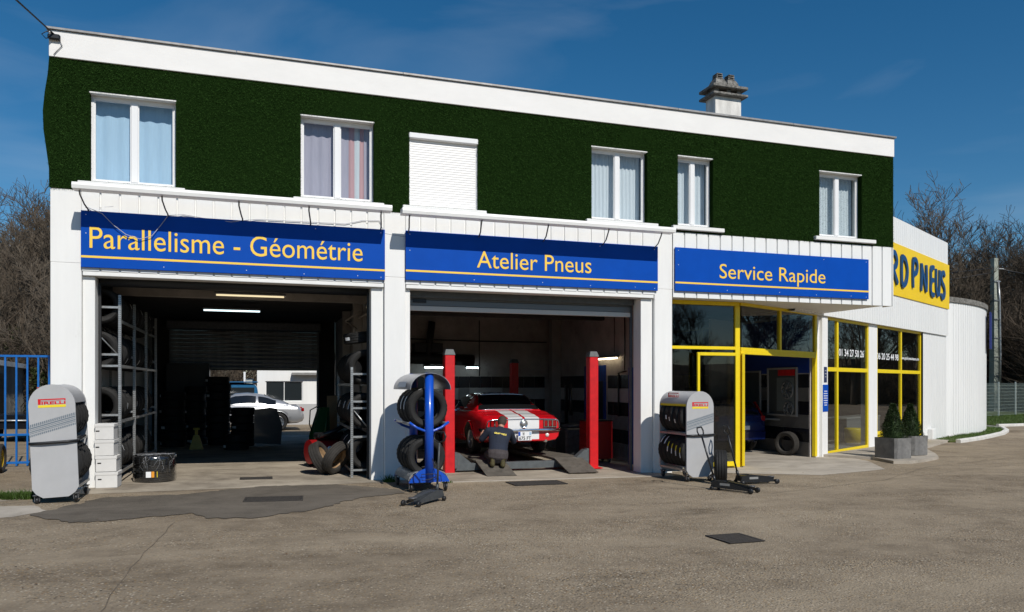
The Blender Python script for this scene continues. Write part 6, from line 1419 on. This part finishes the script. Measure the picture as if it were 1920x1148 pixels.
for k in range(16):    # the wood behind: nothing in the picture tells these apart
    tree(.50+k*.014+rr.uniform(-.005, .005), rr.uniform(76, 104), rr.uniform(13.5, 17.5), k, 'bare tree among the dense wood behind the showroom and pole', 'dense wood on the right', None, -.2)
for k in range(14):
    p = (78+rr.uniform(-5, 9), 34-k*4.6+rr.uniform(-1.5, 1.5)); t = thing('winter_tree', 'bare tree of the wood east of the showroom, mirrored in its windows', 'tree', (p[0], p[1], -.3), rr.uniform(0, 6), 'wood mirrored in the showroom windows'); s_ = rr.uniform(1.3, 1.7); t.scale = (s_, s_, s_); obj('crown', TM[k % 5], t); obj('trunk', TKM, t)
for k in range(9): tree(-.70+k*.014+rr.uniform(-.004, .004), rr.uniform(48, 66), rr.uniform(12, 14.5), k+2, 'bare tree among the dense wood behind the shed', 'dense wood on the left', 0 if k % 3 == 0 else None, 0)
LT = [(-.655, 34, 10.3, 0, 'bare ivy-clad tree at the left edge of the photo', 0), (-.628, 38, 11.8, 2, 'bare tree in the middle of the gap left of the garage', None), (-.605, 33, 10.2, 1, 'bare ivy-clad tree closest to the left garage wall', 1), (-.64, 46, 13.2, 3, 'farther bare tree in the gap left of the garage', None), (-.612, 44, 12.6, 4, 'farther bare tree touching the left garage wall', None), (-.668, 42, 12.2, 1, 'farther bare tree at the left edge', None), (-.59, 50, 13.5, 2, 'bare tree mostly hidden by the left garage wall', None), (-.632, 56, 14.5, 0, 'farthest bare tree in the gap left of the garage', 0), (-.62, 29, 7.6, 3, 'small bare tree just behind the shed roof', 1)]
for a in LT: tree(a[0], a[1], a[2], a[3], a[4], LG, a[5], 0)
for k, (u, D) in enumerate(((-.36, 52), (-.33, 58))): tree(u, D, 11, k+1, ['bare tree seen through the rear door, left', 'bare tree seen through the rear door, right'][k], LG, 0, 0)
for k in range(11): tree_x = -22+k*9; t = thing('winter_tree', 'bare roadside tree mirrored in the shop glass', 'tree', (tree_x+random.uniform(-2, 2), -52+random.uniform(-4, 4), 0), random.uniform(0, 6), BG); t.scale = (1.15, 1.15, 1.15); obj('crown', TM[k % 5], t); obj('trunk', TKM, t)
# tangled brushwood under the trees
def thicket(name, label, spots, n, seed, hmax):
    r = np.random.default_rng(seed); S = np.array(spots); P = []
    i = r.integers(0, len(S)-1, n); f = r.uniform(0, 1, n)[:, None]; b = S[i]*(1-f)+S[i+1]*f; dep = r.uniform(0, 14, n)[:, None]; b = b+np.array([[fdir.x, fdir.y]])*dep
    h = hmax*r.uniform(.15, 1, n)**1.3*(.7+.3*np.sin(b[:, 0]*.7)); z = r.uniform(-.2, .55, n)*h; p = np.stack([b[:, 0], b[:, 1], z-.2], 1); d = np.stack([r.normal(0, .8, n), r.normal(0, .8, n), r.uniform(.15, 1.4, n)], 1); d /= np.linalg.norm(d, axis=1)[:, None]; l = (h*r.uniform(.2, .6, n)+.4)[:, None]; q = np.cross(d, r.normal(size=(n, 3))); q /= np.linalg.norm(q, axis=1)[:, None]; w_ = r.uniform(.012, .035, n)[:, None]
    return tri_mesh(name, np.stack([p-q*w_, p+q*w_, p+d*l], 1).reshape(-1, 3), BRUSH, None, kind='stuff', label=label)
def at(u, D): p = c0+(fdir+rdir*u)*D; return (p.x, p.y)
thicket('thicket', 'tangled brown brushwood under the trees on the right', [at(.46, 52), at(.55, 56), at(.62, 58), at(.72, 52), at(.80, 48)], 90000, 1, 11.0)
thicket('thicket', 'brushwood under the wood east of the showroom', [(76, 36), (77, 15), (78, -8), (76, -32)], 40000, 6, 12.0)
thicket('thicket', 'tangled brown brushwood behind the shed on the left', [at(-.78, 30), at(-.68, 32), at(-.60, 33), at(-.50, 34)], 46000, 2, 7.0)
thicket('thicket', 'brown hedge beyond the yard behind the left bay', [at(-.46, 40), at(-.36, 40), at(-.26, 40)], 16000, 3, 5.0)
thicket('thicket', 'brushwood along the road behind the camera', [(-40, -62), (0, -60), (40, -58), (80, -60)], 26000, 4, 6.0)
def bank(name, pts, h, dep):
    m = MB(); n = len(pts); A = [(p[0], p[1], -.3) for p in pts]; B = [(p[0]+fdir.x*dep*.35, p[1]+fdir.y*dep*.35, h*(.8+.25*math.sin(i*2.3))) for i, p in enumerate(pts)]; C3 = [(p[0]+fdir.x*dep, p[1]+fdir.y*dep, h*.9) for p in pts]; m.strip(A, B, True); m.strip(B, C3, True); return m.build(name, ROADF, kind='structure')
bank('wooded_bank', [at(.40+.03*i, 70-4*math.sin(i)) for i in range(18)], 4.0, 40)
bank('wooded_bank', [(86+2*math.sin(i), 40-7*i) for i in range(12)], 5.0, 12)
bank('wooded_bank', [(95-12*i, -68+2*math.sin(i)) for i in range(16)], 5.0, -30)  # unseen bank added behind the camera to hide the horizon mirrored in the glass
bank('wooded_bank', [at(-.95+.03*i, 44+2*math.sin(i)) for i in range(16)], 2.2, 30)
